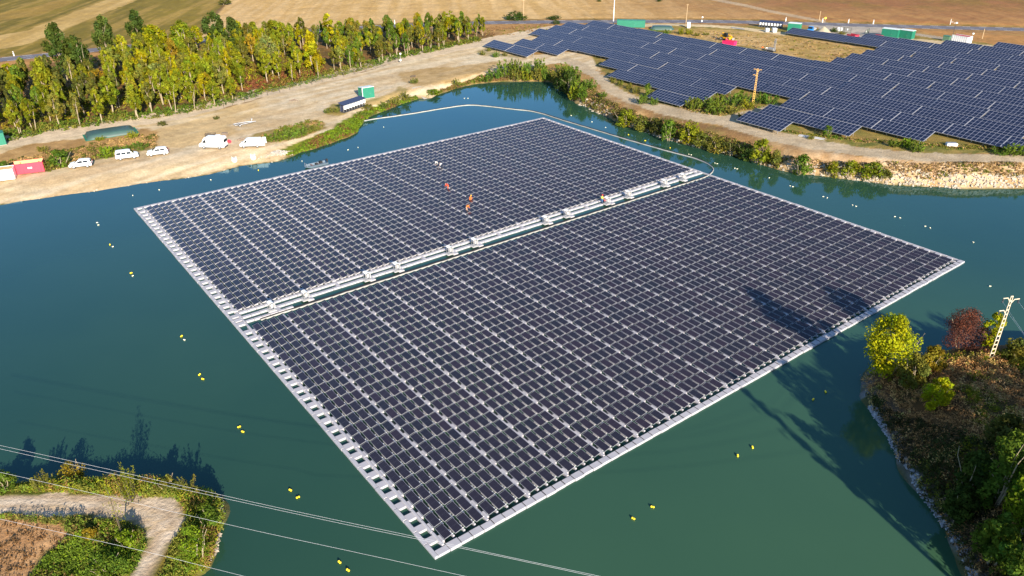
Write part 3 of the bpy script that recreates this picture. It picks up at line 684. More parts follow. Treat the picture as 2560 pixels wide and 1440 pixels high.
for i, (x, y, c) in enumerate([(332,489,'w'),(398,475,'w'),(527,450,'w'),(646,426,'y'),(755,403,'w'),(870,375,'w'),(895,369,'w'),(959,318,'w')]): buoy(x, y, c, f'{cn_[c]} buoy between beach and array, {ORD[i+1]} from the left along the upper left edge', GT)
buoy(1161,246,'w','pale buoy beyond the floating cable near the slipway, left of two','mooring buoys beyond the cable'); buoy(1170,246,'w','pale buoy beyond the floating cable near the slipway, right of two','mooring buoys beyond the cable')
GR = 'mooring buoys in the channel under the right bank'
for i, (x, y, c) in enumerate([(1428,289,'w'),(1480,305,'w'),(1514,319,'w'),(1571,337,'y'),(1613,352,'y'),(1675,370,'y'),(1722,386,'w'),(1728,387.5,'w'),(1787,408,'w'),(1793,409.5,'w'),(1837,421,'w'),(1843,422.5,'w'),(1923,445,'w'),(1975,465,'w'),(1982,467,'w'),(2058,492,'w'),(2068,495,'w'),(2131,513,'w'),(2140,516,'w'),(2237,542,'w'),(2250,545,'w'),(2313,566,'w'),(2325,570,'w'),(2433,606,'w')]):
    buoy(x, y, c, f'{cn_[c]} buoy in the channel under the stony right bank, {ORD[i+1] if i < 20 else "twenty-"+ORD[i-19]} from the far end', GR)

# ------------------------------------------------------------------ work boat moored at the far edge
bt = empty('work_boat', un(790, 414, 0.05), 0, 'small flat grey work boat with black outboard motor moored at the far edge', 'boat')
bdir = math.atan2(VD[1], VD[0]); bt.rotation_euler = (0, 0, bdir+.02)
h = MB()
hull = [(-2.6, .42), (-2.0, -.02), (2.2, -.05), (2.5, .42)]
n = 9; V = []; Fc = []
for i in range(n):
    x = -2.6+5.1*i/(n-1); w = .95*min(1, ((x+2.75)/1.2)**.6); zb = -.08+max(0, (-1.6-x))*.35
    V += [(x, -w, .42), (x, -w*.8, zb), (x, w*.8, zb), (x, w, .42), (x, w-.09, .42), (x, w*.74, zb+.12), (x, -w*.74, zb+.12), (x, -w+.09, .42)]
for i in range(n-1):
    for k in range(8): Fc.append((i*8+k, i*8+(k+1) % 8, (i+1)*8+(k+1) % 8, (i+1)*8+k))
Fc += [tuple(range(7, -1, -1)), tuple((n-1)*8+k for k in range(8))]
h.add(V, Fc); h.build('hull', mat('boat_grey', (.10, .14, .18), .5, var=.1), bt)
b = MB(); b.box((-.9, 0, .33), (.35, 1.5, .06)); b.box((.5, 0, .33), (.35, 1.6, .06)); b.build('bench', mat('boat_bench', (.20, .12, .09), .6), bt)
b = MB(); b.box((2.6, 0, .75), (.35, .4, .5), ch=.08); b.box((2.65, 0, .3), (.16, .16, .8)); b.tube([(2.4, 0, .85), (1.9, .15, .95)], .03); b.build('outboard_motor', black, bt)
b = MB(); b.tube([(-2.2, -.6, .42), (-2.3, -.5, 1.0), (-2.3, .5, 1.0), (-2.2, .6, .42)], .03, n=6); b.build('bow_rail', steel, bt)
b = MB(); b.box((1.2, .1, .55), (.6, .7, .4), ch=.04); b.box((.1, -.2, .5), (.5, .45, .3), ch=.03); b.build('equipment_case', black, bt)
# ------------------------------------------------------------------ ground-mounted solar tables
pvl = pv_mat('table_glass', (.007, .011, .030), (.012, .016, .040), (.24, .25, .31), 1, 1, rough=.13, lw=.055, gridmix=1., wu=.085, spec=.35)
TT = R(17.); NC = 12; CWD = .985; CH = 1.15
def table_meshes(nc):
    V = []; Fq = []; q = 0
    for a in range(nc):
        for b in range(4):
            z = b*CH
            for (x, y) in ((a*CWD, z), ((a+1)*CWD, z), ((a+1)*CWD, z+CH), (a*CWD, z+CH)):
                V.append((x, y*math.cos(TT), .85+y*math.sin(TT)))
            Fq.append((q, q+1, q+2, q+3)); q += 4
    g = mesh_np('panel_surface', V, Fq, [pvl]); uvset(g, [(0, 0), (1, 0), (1, 1), (0, 1)])
    D = 4*CH*math.cos(TT); Hh = 4*CH*math.sin(TT); Lx = nc*CWD
    t = MB(); M_ = Matrix.Translation((0, 0, .85)) @ Matrix.Rotation(TT, 4, 'X')
    t.box((Lx+.09, 2*CH, .0), (.17, 4*CH, .05), M=M_); t.box((Lx/2, -.02, -.03), (Lx, .05, .09), M=M_); t.box((Lx/2, 4*CH+.02, -.03), (Lx, .05, .09), M=M_)
    tr = t.mesh('end_trim', pframe)
    f = MB()
    for y in (.35, 2.3, 4.25): f.box((Lx/2, y, -.09), (Lx, .08, .12), M=M_)
    f.box((Lx/2, 2*CH, -.02), (Lx-.05, 4*CH-.05, .02), M=M_)
    for x in np.arange(.9, Lx, 2.5):
        f.box((x, .7, .45), (.1, .1, .96)); f.box((x, 3.6*math.cos(TT), (.85+3.6*math.sin(TT))/2-.05), (.1, .1, .8+3.6*math.sin(TT)))
        f.tube([(x, .75, .35), (x, 3.3, 1.7)], .035, n=5)
    return g, tr, f.mesh('support_frame', steel)
TM = {12: table_meshes(12)}
RP = 8.78; VR = 121.55
rowdef = [(0, [10.6, 39.3]), (1, [-74.2, -62.1, -13.2, -1.3, 10.6, 38.6, 50.6]), (2, [-69.3, -57.2, -26.1, -14.0, -2.0, 10.0, 38.4, 50.4, 62.4]),
 (3, [-70.2, -58.1]+[-46.2+12.02*i for i in range(12)]), (4, [-82+12.03*i for i in range(14)]), (5, [-82.9+12.05*i for i in range(15)]), (6, [-85.8+12.08*i for i in range(15)]),
 (7, [-81.3+12.13*i for i in range(15)]), (8, [17.6+12.1*i for i in range(7)]), (9, [17.2+12.2*i for i in range(7)]), (10, [17.1+12.2*i for i in range(8)]), (11, [16.2+12.4*i for i in range(8)]),
 (12, [-22.5+12.0*i for i in range(11)]), (13, [1.0+12.1*i for i in range(9)]), (14, [24.4+12.2*i for i in range(8)]), (15, [37.0+12.2*i for i in range(7)])]
urz = math.atan2(UD[1], UD[0])
T0 = None
for r, starts in rowdef:
    n = 0
    for s in starts:
        v = VR+RP*r; P = W(s, v); Pm = W(s+6, v+2); px, py = project((P+[0, 0, 4.])[None])
        if px[0] > 2575 or py[0] > 500: continue
        n += 1
        z = gz(Pm)
        if T0 is None:
            o = T0 = empty('solar_table', (0, 0, 0)); g, tr, f = TM[12]; link('panel_surface', g, o); link('end_trim', tr, o); link('support_frame', f, o)
        else: o = copy_tree(T0)
        o.location = (P[0], P[1], z); o.rotation_euler = (0, 0, urz)
        tag(o, f'blue ground-mounted solar table, {ORD[n]} from the left in the {ORD[r+1]} row back from the lake', 'solar panel table', 'ground-mounted solar tables on the far bank')

# ------------------------------------------------------------------ vehicles
rub = black; rim = mat('wheel_rim', (.45, .45, .46), .4, metal=.5); lampg = mat('headlight_glass', (.6, .62, .62), .15); redl = mat('tail_light', (.35, .02, .02), .3); grime = mat('bumper_plastic', (.04, .04, .042), .6)
def wheels(t, xs, y, r, w=.22):
    for x in xs:
        for sy in (-1, 1):
            b = MB(); b.disc((x, sy*y, r), r, w, 'y', n=18); o = b.build('wheel', rub, t, smooth=False)
            b = MB(); b.disc((x, sy*(y+w/2-.005), r), r*.62, .03, 'y', n=14); b.build('rim', rim, o)
def vehicle(name, prof, wins, screen, hw, hz, tw, xs, wr, paint, lamps, rear, deco=None):
    """front is +x. prof: side profile; wins: side window polygons; screen: two (x,z) of the windscreen"""
    t = empty(name, (0, 0, 0))
    wf = lambda x, z: 1. if z < hz else 1-(1-tw)*(z-hz)/(max(p[1] for p in prof)-hz)
    b = MB(); b.prism(prof, -hw, hw, w=wf); b.build('body', paint, t, bevel=.05)
    for wp in wins:
        b = MB(); b.prism(wp, -hw-.014, hw+.014, w=wf); b.build('side_window', darkgl, t)
    for nm, (a, c) in (('windscreen', screen), ('rear_window', rear)):
        if a is None: continue
        d = Vector((c[0]-a[0], 0, c[1]-a[1])); nn = Vector((d.z, 0, -d.x)).normalized()*(.02 if nm == 'windscreen' else -.02)
        if nm == 'windscreen' and nn.x < 0: nn = -nn
        if nm == 'rear_window' and nn.x > 0: nn = -nn
        wa, wc = hw*wf(*a)*.88, hw*wf(*c)*.88
        b = MB(); V = [(a[0], -wa, a[1]), (a[0], wa, a[1]), (c[0], wc, c[1]), (c[0], -wc, c[1])]; V2 = [tuple(Vector(p)+nn) for p in V]
        b.add(V+V2, [(0, 1, 2, 3), (7, 6, 5, 4), (0, 4, 5, 1), (1, 5, 6, 2), (2, 6, 7, 3), (3, 7, 4, 0)]); b.build(nm, darkgl, t)
    wheels(t, xs, hw-.1, wr)
    (fx, fz), (rx, rz_) = lamps
    for sy in (-1, 1):
        b = MB(); b.box((fx, sy*(hw-.2), fz), (.12, .3, .16), ch=.02); b.build('headlight', lampg, t)
        b = MB(); b.box((rx, sy*(hw-.12), rz_), (.08, .16, .35)); b.build('tail_light', redl, t)
        b = MB(); b.box((screen[0][0]-.15, sy*(hw+.1), screen[0][1]+.1), (.12, .2, .16), ch=.02); b.build('wing_mirror', grime, t)
    b = MB(); x0, x1 = min(p[0] for p in prof), max(p[0] for p in prof)
    b.box((x1-.02, 0, .42), (.12, hw*1.7, .22), ch=.03); b.box((x0+.02, 0, .45), (.12, hw*1.7, .24), ch=.03); b.build('bumper', grime, t)
    b = MB()
    for sy in (-1, 1): b.box(((xs[0]+xs[1])/2, sy*(hw+.005), .36), (abs(xs[0]-xs[1])-.8, .05, .14))
    b.build('sill', grime, t)
    if deco: deco(t, hw)
    return t
def park(t, near_rear, near_front, hw, label, cat, group=None):
    a, b = G(*near_rear), G(*near_front); d = b-a; d[2] = 0; d /= np.linalg.norm(d); n = np.array([-d[1], d[0], 0]); m = (a+b)/2
    if n@np.array([m[0], m[1], 0]) < 0: n = -n
    p = m+n*(hw-.1); p[2] = gz(p)+.03; t.location = tuple(p); t.rotation_euler = (0, 0, math.atan2(d[1], d[0])); tag(t, label, cat, group); return t
suvp = [(-2.12,.36),(-2.18,.72),(-2.12,1.02),(-1.86,1.44),(-1.5,1.57),(-.3,1.62),(.25,1.57),(1.05,1.06),(1.9,.92),(2.12,.72),(2.14,.36)]
def roofrails(t, hw):
    b = MB()
    for s in (-1, 1): b.tube([(-1.4, s*.58, 1.62), (-.3, s*.6, 1.66), (.1, s*.6, 1.63)], .025, n=6)
    b.build('roof_rail', grime, t)
def suv(deco=None): return vehicle('parked_suv', suvp, [[(-.55,1.05),(.82,1.05),(.18,1.46),(-.5,1.50)],[(-1.7,1.12),(-.65,1.06),(-.6,1.50),(-1.4,1.46)]], ((1.0,1.1),(.3,1.54)), .9, 1.0, .76, (1.3,-1.3), .36, white, ((2.05,.78),(-2.14,.92)), ((-2.08,1.08),(-1.84,1.42)), deco)
park(suv(), (217,419), (188,422), .9, 'white hatchback style car parked alone on the beach beside the red container', 'car', 'cars and vans parked on the beach')
park(suv(roofrails), (409,388), (381.5,391.5), .9, 'white car with roof rails parked on the beach right of the windowed minivan', 'car', 'cars and vans parked on the beach')
mpv = vehicle('parked_minivan', [(-2.2,.36),(-2.24,.9),(-2.12,1.72),(-1.95,1.84),(.35,1.86),(.75,1.76),(1.42,1.14),(2.05,.98),(2.22,.72),(2.22,.36)], [[(-2.0,1.14),(-1.1,1.14),(-1.1,1.62),(-1.95,1.62)],[(-.98,1.14),(-.1,1.14),(-.1,1.62),(-.98,1.62)],[(.02,1.14),(1.1,1.14),(.72,1.6),(.02,1.62)]], ((1.38,1.18),(.8,1.72)), .9, 1.1, .84, (1.35,-1.35), .33, white, ((2.14,.8),(-2.2,1.2)), ((-2.22,1.15),(-2.12,1.66)))
park(mpv, (303,401), (336,397), .9, 'white minivan with three dark side windows parked on the beach facing right', 'minivan', 'cars and vans parked on the beach')
def vandoor(t, hw):
    b = MB(); b.box((-.2, 0, .62), (3.6, hw*2+.03, .08)); b.build('rub_strip', grime, t)
van = vehicle('parked_van', [(-2.85,.42),(-2.9,1.3),(-2.82,2.45),(-2.6,2.6),(1.2,2.6),(1.6,2.4),(2.25,1.42),(2.75,1.12),(2.9,.85),(2.9,.42)], [[(1.15,1.35),(2.05,1.35),(1.62,2.0),(1.15,2.05)]], ((2.2,1.5),(1.62,2.32)), 1.0, 1.4, .9, (1.85,-1.75), .36, white, ((2.8,.95),(-2.86,1.2)), ((-2.92,1.5),(-2.9,2.1)), vandoor)
park(van, (551,373.5), (511,373), 1.0, 'tall white panel van parked on the beach in front of the pallets', 'van', 'cars and vans parked on the beach')
teal = mat('teal_decal', (.18, .42, .45), .4)
def decal(t, hw):
    b = MB(); b.prism([(.45,1.18),(.5,1.52),(-.5,1.5),(-1.2,1.42),(-.5,1.28)], -hw-.012, hw+.012, w=lambda x, z: 1-(.13)*(max(z, 1.1)-1.1)/.8); b.build('teal_decal', teal, t)
van2 = vehicle('parked_van', [(-2.3,.4),(-2.36,1.1),(-2.25,1.8),(-2.05,1.92),(.7,1.92),(1.05,1.82),(1.7,1.2),(2.2,1.02),(2.36,.8),(2.36,.4)], [[(.7,1.18),(1.5,1.18),(1.05,1.66),(.7,1.7)]], ((1.66,1.26),(1.1,1.78)), .92, 1.1, .87, (1.5,-1.45), .34, white, ((2.28,.86),(-2.32,1.1)), ((-2.37,1.2),(-2.28,1.7)), decal)
park(van2, (644,369), (611,370), .92, 'low white van with a teal side decal and its rear doors open on the beach', 'van', 'cars and vans parked on the beach')
for s in (-1, 1): b = MB(); b.box((-2.75, s*.88, 1.15), (.8, .06, 1.35)); b.build('open_rear_door', white, van2)

def put_on(t, px, rz, label, cat, group=None, dz=0.):
    P = G(*px); t.location = (P[0], P[1], P[2]+dz); t.rotation_euler = (0, 0, rz); tag(t, label, cat, group); return t
def yaw(a, b):
    p, q = G(*a), G(*b); return math.atan2(q[1]-p[1], q[0]-p[0])
# open-top roll-off containers
rust = mat('rusty_inside', (.40, .16, .08), .8, var=.3); orange_in = mat('sand_coloured_inside', (.62, .42, .16), .8, var=.15)
def skip(paint, inside, L, logo):
    t = empty('skip_container', (0, 0, 0)); b = MB(); Wd, H = 2.4, 2.1
    for sy in (-1, 1): b.box((0, sy*(Wd/2), H/2+.15), (L, .07, H))
    b.box((0, 0, .18), (L, Wd-.08, .1)); b.box((L/2, 0, H/2+.15), (.08, Wd-.07, H)); b.box((-L/2+.1, 0, .75), (.08, Wd-.07, 1.1))
    for x in np.linspace(-L/2+.5, L/2-.5, 8):
        for sy in (-1, 1): b.box((x, sy*(Wd/2+.06), H/2+.15), (.12, .05, H-.1))
    for sy in (-1, 1): b.box((0, sy*(Wd/2+.05), H+.14), (L, .14, .1)); b.box((0, sy*.7, .06), (L, .16, .12))
    b.build('shell', paint, t)
    i = MB()
    for sy in (-1, 1): i.box((0, sy*(Wd/2-.05), H/2+.2), (L-.1, .02, H-.15))
    i.box((0, 0, .25), (L-.1, Wd-.15, .02)); i.build('lining', inside, t)
    if logo:
        b = MB()
        for sy in (-1, 1): b.box((.3, sy*(Wd/2+.06), 1.25), (.75, .04, .3), ch=.008)
        b.build('white_logo', white, t)
    return t
rz = yaw((45,444),(108,437))
put_on(skip(redp, orange_in, 5.4, True), (77,430), rz, 'red open-topped skip container with a white mark on its side on the beach', 'container')
put_on(skip(white, rust, 5.4, False), (2,449), rz, 'white open-topped skip container with rusty inside cut by the left frame edge', 'container')
# inflated water tanks
def tank(L, Wd, H):
    t = empty('water_tank', (0, 0, 0)); n = 15; V = []; Fq = []
    for i in range(n):
        for j in range(n):
            x = -1+2*i/(n-1); y = -1+2*j/(n-1); e = (1-abs(x)**9)*(1-abs(y)**7)
            V.append((x*L/2*(1-.05*(1-e**.5)), y*Wd/2*(1-.05*(1-e**.5)), .05+H*(e**.5)*(1-.16*y*y-.1*x*x)))
    for i in range(n-1):
        for j in range(n-1): Fq.append((i*n+j, (i+1)*n+j, (i+1)*n+j+1, i*n+j+1))
    link('bladder', mesh_np('bladder', V, Fq, [greent], smooth=True), t)
    b = MB(); b.box((0, 0, .03), (L+.2, Wd+.2, .06), ch=.02); b.build('ground_sheet', greenp, t)
    b = MB(); b.disc((L*.3, 0, H*.98), .22, .1, 'z'); b.tube([(L/2, 0, .25), (L/2+.5, 0, .2)], .08, n=8); b.build('valve', grime, t)
    return t
put_on(tank(11.2, 5.6, 1.15), (277,335), yaw((235,352),(325,337)), 'green inflated water tank lying beside the gravel track on the left bank', 'water tank')
put_on(tank(8.6, 4.6, 1.3), (1655,73), yaw((1632,76),(1690,76)), 'green inflated water tank behind the solar tables near the road', 'water tank')
# huts and containers
def hut(L, Wd, H, paint, roofm, slope=0., ribs=True, door=True, name='green_hut', skid=True):
    t = empty(name, (0, 0, 0)); b = MB()
    V = [(-L/2, -Wd/2, .1), (L/2, -Wd/2, .1), (L/2, Wd/2, .1), (-L/2, Wd/2, .1), (-L/2, -Wd/2, H), (L/2, -Wd/2, H), (L/2, Wd/2, H-slope), (-L/2, Wd/2, H-slope)]
    b.add(V, [(3, 2, 1, 0), (0, 1, 5, 4), (1, 2, 6, 5), (2, 3, 7, 6), (3, 0, 4, 7), (4, 5, 6, 7)])
    if ribs:
        for x in np.arange(-L/2+.25, L/2, .3): b.box((x, -Wd/2-.012, (H+.1)/2), (.12, .03, H-.25))
        for y in np.arange(-Wd/2+.3, Wd/2, .3):
            for s in (-1, 1): b.box((s*(L/2+.012), y, (H-slope+.1)/2), (.03, .12, H-slope-.25))
    b.build('wall', paint, t)
    r = MB(); a = math.atan2(slope, Wd); r.box((0, 0, H-slope/2+.07), (L+.16, (Wd+.2)/math.cos(a), .08), M=Matrix.Translation((0, 0, H-slope/2+.07)) @ Matrix.Rotation(-a, 4, 'X') @ Matrix.Translation((0, 0, -(H-slope/2+.07)))); r.build('roof', roofm, t)
    if door:
        d = MB(); d.box((L*.22, -Wd/2-.04, H*.45), (L*.3, .03, H*.75)); o = d.build('door', paint, t); d = MB(); d.box((L*.12, -Wd/2-.08, H*.45), (.05, .05, .25)); d.build('door_handle', steel, o)
    if skid: b = MB(); b.box((0, 0, .05), (L+.1, Wd+.1, .1)); b.build('plinth', concrete, t)
    return t
pale = mat('pale_roof', (.62, .66, .64), .5); gbox2 = mat('bright_green_paint', (.02, .20, .12), .5, var=.1)
sh = put_on(hut(3.3, 3.0, 2.9, greenp, pale, .3), (917,243), yaw((905,246),(935,242))+.12, 'dark green hut with pale sloping roof beside the inverter shelter on the left bank', 'hut')
b = MB(); b.tube([(-1.75, -1.6, .1), (-1.75, -1.6, 2.9)], .09); b.build('white_pipe', white, sh)
put_on(hut(3.4, 2.5, 2.7, greenp, greenp, name='green_container'), (-6,362), yaw((0,372),(60,362)), 'green metal container cut off by the left edge above the track', 'container')
put_on(hut(10.6, 2.4, 2.6, greenp, greenp, name='shipping_container', skid=False), (1577,68), yaw((1545,70),(1612,71)), 'long green shipping container behind the solar tables beside the white mast', 'container')
put_on(hut(4.4, 2.5, 2.7, gbox2, pale), (1985,77), yaw((1972,77),(1999,79)), 'green transformer hut at the end of the far solar row by the blue truck', 'hut')
put_on(hut(5.4, 2.6, 3.0, greenp, pale), (2224,94), yaw((2205,93),(2242,97)), 'larger green transformer hut with pale roof, left of the two by the gate', 'hut')
put_on(hut(4.6, 2.6, 2.8, greenp, pale), (2265,96), yaw((2250,95),(2282,99)), 'smaller green transformer hut with pale roof, right of the two by the gate', 'hut')
put_on(hut(2.3, 1.2, 1.6, mat('mesh_green', (.10, .20, .12), .6), greenp, door=False, name='green_cabinet'), (2366,102), yaw((2357,101),(2375,104)), 'small dull green cabinet beside the camera mast near the road', 'cabinet')
put_on(hut(1.1, .9, 2.0, white, white, ribs=False, name='white_cabinet'), (1721,70), .0, 'tall white utility cabinet at the foot of the wooden pole', 'cabinet')
for (x, y, l, s) in [(1917,80,'white square tank left of the pair behind the far solar row',1.2),(1935,81,'white slatted tote right of the pair behind the far solar row',1.4)]:
    t = empty('white_tote', (0, 0, 0)); b = MB(); b.box((0, 0, s/2+.15), (s, s, s), ch=.06); b.build('tank', white, t); b = MB()
    for q in np.linspace(-s/2, s/2, 5):
        b.box((q, -s/2-.03, s/2+.15), (.04, .04, s)); b.box((s/2+.03, q, s/2+.15), (.04, .04, s))
    b.build('cage', steel, t); b = MB(); b.box((0, 0, .07), (s, s, .14)); b.build('pallet', barkd, t); put_on(t, (x, y), .1, l, 'container')
whc = put_on(skip(white, redp, 5.8, False), (2402,106), yaw((2378,103),(2424,111)), 'white open container with red inside at the top right by the road', 'container')
# inverter shelters
navy = mat('navy_roof', (.03, .035, .07), .35, var=.1)
def shelter(L, n, open_=True):
    t = empty('inverter_shelter', (0, 0, 0)); b = MB(); a = R(14)
    for x in np.linspace(-L/2+.1, L/2-.1, n+1): b.box((x, -.35, .95), (.08, .08, 1.9)); b.box((x, .75, .8), (.08, .08, 1.6))
    b.box((0, -.3, 1.35), (L, .06, .06)); b.box((0, -.3, .75), (L, .06, .06)); b.build('frame', steel, t)
    r = MB(); r.box((0, 0, 0), (L+.3, 2.0, .07), M=Matrix.Translation((0, .25, 2.1)) @ Matrix.Rotation(a, 4, 'X')); r.build('roof', navy, t)
    for i in range(n):
        x = -L/2+(i+.5)*L/n; q = MB(); q.box((x, -.55, 1.25), (L/n*.52, .34, .9), ch=.04); q.build('inverter', white, t)
    p = MB(); p.box((0, .6, .95), (L, .05, 1.5)); p.build('back_panel', navy, t)
    p = MB(); p.box((0, -.1, .06), (L+.3, 1.4, .12), ch=.02); p.build('slab', grime, t)
    return t
put_on(shelter(8.3, 8), (884,272), yaw((862,279),(910,262)), 'row of eight white inverters under a dark sloping roof on the left bank', 'inverter shelter')
put_on(shelter(8.6, 8), (1926,69), yaw((1895,69),(1956,74)), 'row of inverters under a grey roof near the road at the top right', 'inverter shelter')
# slipway
sl_ = [un(1030,228,.95), un(1052,224,.95), un(1083,246,-.15), un(1062,250,-.15)]
b = MB(); V = [tuple(p+np.array([0, 0, .06])) for p in sl_]+[tuple(p-np.array([0, 0, .3])) for p in sl_]; V[0] = V[0][:2]+(gz(sl_[0])+.08,); V[1] = V[1][:2]+(gz(sl_[1])+.08,)
b.add(V, [(0, 1, 2, 3), (7, 6, 5, 4), (0, 4, 5, 1), (1, 5, 6, 2), (2, 6, 7, 3), (3, 7, 4, 0)]); tag(b.build('slipway', concrete), kind='structure')
# trailer
t = empty('boat_trailer', (0, 0, 0)); b = MB()
for s in (-1, 1): b.tube([(-2.3, s*.7, .5), (.6, s*.7, .52), (2.2, s*.1, .5)], .07, n=6)
for x in (-2.2, -1, .3): b.box((x, 0, .5), (.09, 1.5, .09))
b.tube([(2.0, 0, .5), (3.0, 0, .5)], .07, n=6); b.build('frame', alu, t); wheels(t, (-1.2,), .85, .32, .18)
b = MB(); b.box((2.0, 0, .85), (.12, .12, .75)); b.box((2.05, 0, 1.2), (.3, .35, .14)); b.build('winch_post', alu, t)
put_on(t, (610,313), yaw((590,316),(630,309)), 'bare pale boat trailer standing on the sand above the vans', 'trailer')
# pallets, crates and sacks near the vans
wood = mat('weathered_wood', (.20, .15, .11), .85, var=.3)
def pallets(n, skew):
    t = empty('pallet_stack', (0, 0, 0))
    for k in range(n):
        b = MB(); M_ = Matrix.Translation((float(rng.normal()*.08*skew), float(rng.normal()*.08*skew), .16*k)) @ Matrix.Rotation(float(rng.normal())*.15*skew, 4, 'Z')
        for x in np.linspace(-.55, .55, 6): b.box((x, 0, .13), (.14, 1.0, .03), M=M_)
        for y in (-.42, 0, .42): b.box((0, y, .07), (1.2, .1, .09), M=M_)
        b.build('pallet', wood, t)
    return t
t = empty('crate', (0, 0, 0)); b = MB()
for x in (-1.1, 0, 1.1):
    for y in (-.45, .45): b.box((x, y, .5), (.09, .09, 1.0))
for z in (.12, .55, .95):
    b.box((0, -.48, z), (2.3, .05, .1)); b.box((0, .48, z), (2.3, .05, .1)); b.box((-1.12, 0, z), (.05, 1., .1)); b.box((1.12, 0, z), (.05, 1., .1))
b.box((0, 0, .1), (2.2, .95, .05)); b.build('slats', barkd, t); b = MB(); b.box((-.5, 0, .55), (.7, .7, .7), ch=.04); b.box((.5, .05, .45), (.8, .6, .6), ch=.04); b.build('cargo', grime, t)
put_on(t, (527,344), .1, 'dark slatted crate of black gear on the ground behind the tall van', 'crate')
put_on(pallets(5, 1.5), (563,339), .3, 'untidy stack of weathered pallets behind the tall van', 'pallets')
t = empty('white_tote', (0, 0, 0)); b = MB(); b.box((0, 0, .6), (1.1, 1.0, 1.0), ch=.06); b.build('tank', white, t); b = MB(); b.box((0, 0, .06), (1.1, 1., .12)); b.build('pallet', wood, t); put_on(t, (546,349), .2, 'white tote on a pallet just behind the tall van roof', 'container')
t = empty('reel', (0, 0, 0)); b = MB(); b.disc((0, -.25, .35), .35, .06, 'y'); b.disc((0, .25, .35), .35, .06, 'y'); b.build('flange', redp, t); b = MB(); b.disc((0, 0, .35), .22, .44, 'y'); b.build('hose', barkd, t); put_on(t, (574,357), .8, 'small red reel standing behind the tall van', 'reel')
def sack(l, px, s):
    t = empty('bulk_bag', (0, 0, 0)); V = []; Fq = []; n = 12; m = 7
    for i in range(m):
        z = i/(m-1)
        for k in range(n):
            a = 2*math.pi*k/n; rr = (.46+.10*math.sin(math.pi*z))*(1+.06*math.sin(3*a+i)+.04*rng.normal()); q = max(abs(math.cos(a)), abs(math.sin(a)))**-.7
            V.append((rr*q*math.cos(a), rr*q*math.sin(a), .02+z*.95))
    for i in range(m-1):
        for k in range(n): Fq.append((i*n+k, i*n+(k+1) % n, (i+1)*n+(k+1) % n, (i+1)*n+k))
    b = MB(); b.add(V, Fq); b.add([(*V[(m-1)*n+k][:2], .93) for k in range(n)], [tuple(range(n))]); b.build('bag', offwhite, t, smooth=False)
    b = MB()
    for sx in (-1, 1): b.tube([(sx*.4, -.35, .9), (sx*.42, 0, 1.25), (sx*.4, .35, .9)], .03, n=5)
    b.build('lifting_strap', white, t); t.scale = (s,)*3; put_on(t, px, .3, l, 'bag')
sack('white bulk bag standing on the beach below the vans, left of two', (587,405), 1.0); sack('white bulk bag standing on the beach below the vans, right of two', (634,399), 1.05)
def rubble(name, label, px, n, r, s, m, cat='rubble'):
    b = MB()
    for _ in range(n):
        a = rng.uniform(0, 6.28); d = r*math.sqrt(rng.uniform(0, 1)); z = (1-d/r)*r*.35
        M_ = Matrix.Translation((d*math.cos(a), d*math.sin(a)*.7, z+.05)) @ Matrix.Rotation(rng.uniform(0, 3), 4, 'Z') @ Matrix.Rotation(rng.uniform(-.5, .5), 4, 'X')
        b.box((0, 0, 0), tuple(s*rng.uniform(.5, 1.4, 3)), M=M_, taper=.75)
    t = b.build(name, m); put_on(t, px, .2, label, cat)
rubble('rubble_heap', 'heap of pale broken stones at the point of the beach', (697,383), 60, 1.8, .38, concrete)
rubble('debris_heap', 'low heap of brown offcuts on the sand right of the tall van', (604,350), 40, 1.0, .25, wood)
rubble('debris_heap', 'small scatter of cut branches lying on the open sand', (735,252), 30, 1.2, .22, wood)
rubble('debris_heap', 'dark rusty box debris in the dry grass above the slipway', (1034,192), 14, .7, .5, barkd)
# gravel pile
n = 24; V = [(0, 0, 2.2)]; Fc = []
for j, (rr, z) in enumerate([(.5, 1.85), (1.3, 1.2), (2.2, .5), (3.0, -.1)]):
    for k in range(n):
        a = 2*math.pi*k/n; q = 1+.06*rng.normal(); V.append((rr*q*math.cos(a), rr*q*math.sin(a), z))
Fc = [(0, 1+k, 1+(k+1) % n) for k in range(n)]+[(1+j*n+k, 1+(j+1)*n+k, 1+(j+1)*n+(k+1) % n, 1+j*n+(k+1) % n) for j in range(3) for k in range(n)]
b = MB(); b.add(V, Fc); put_on(b.build('gravel_pile', mat('gravel', (.34, .29, .20), .95, var=.3, scale=8., bump=.6), smooth=True), (2058,81), 0, 'conical heap of gravel behind the far solar row', 'gravel heap')
# blue pick-up truck
bluep = mat('blue_paint', (.01, .20, .55), .4, coat=.3)
t = empty('flatbed_truck', (0, 0, 0)); b = MB(); b.prism([(.6,.5),(.6,1.9),(.75,2.15),(1.75,2.15),(2.3,1.35),(2.65,1.2),(2.65,.5)], -.95, .95, w=lambda x, z: 1 if z < 1.3 else .9); b.build('cab', bluep, t, bevel=.05)
b = MB(); b.prism([(.9,1.35),(1.95,1.35),(1.65,1.95),(.9,1.95)], -.965, .965, w=lambda x, z: 1 if z < 1.3 else .9); b.build('side_window', darkgl, t)
b = MB(); V = [(2.3, -.8, 1.42), (2.3, .8, 1.42), (1.82, .72, 2.1), (1.82, -.72, 2.1)]; V += [(x+.03, y, z+.02) for x, y, z in V]; b.add(V, [(0, 1, 2, 3), (4, 5, 6, 7), (0, 4, 5, 1), (1, 5, 6, 2), (2, 6, 7, 3), (3, 7, 4, 0)]); b.build('windscreen', darkgl, t)
b = MB(); b.box((-1.2, 0, .78), (3.4, 2.0, .12)); 
for s in (-1, 1): b.box((-1.2, s*1.0, 1.02), (3.4, .05, .4))
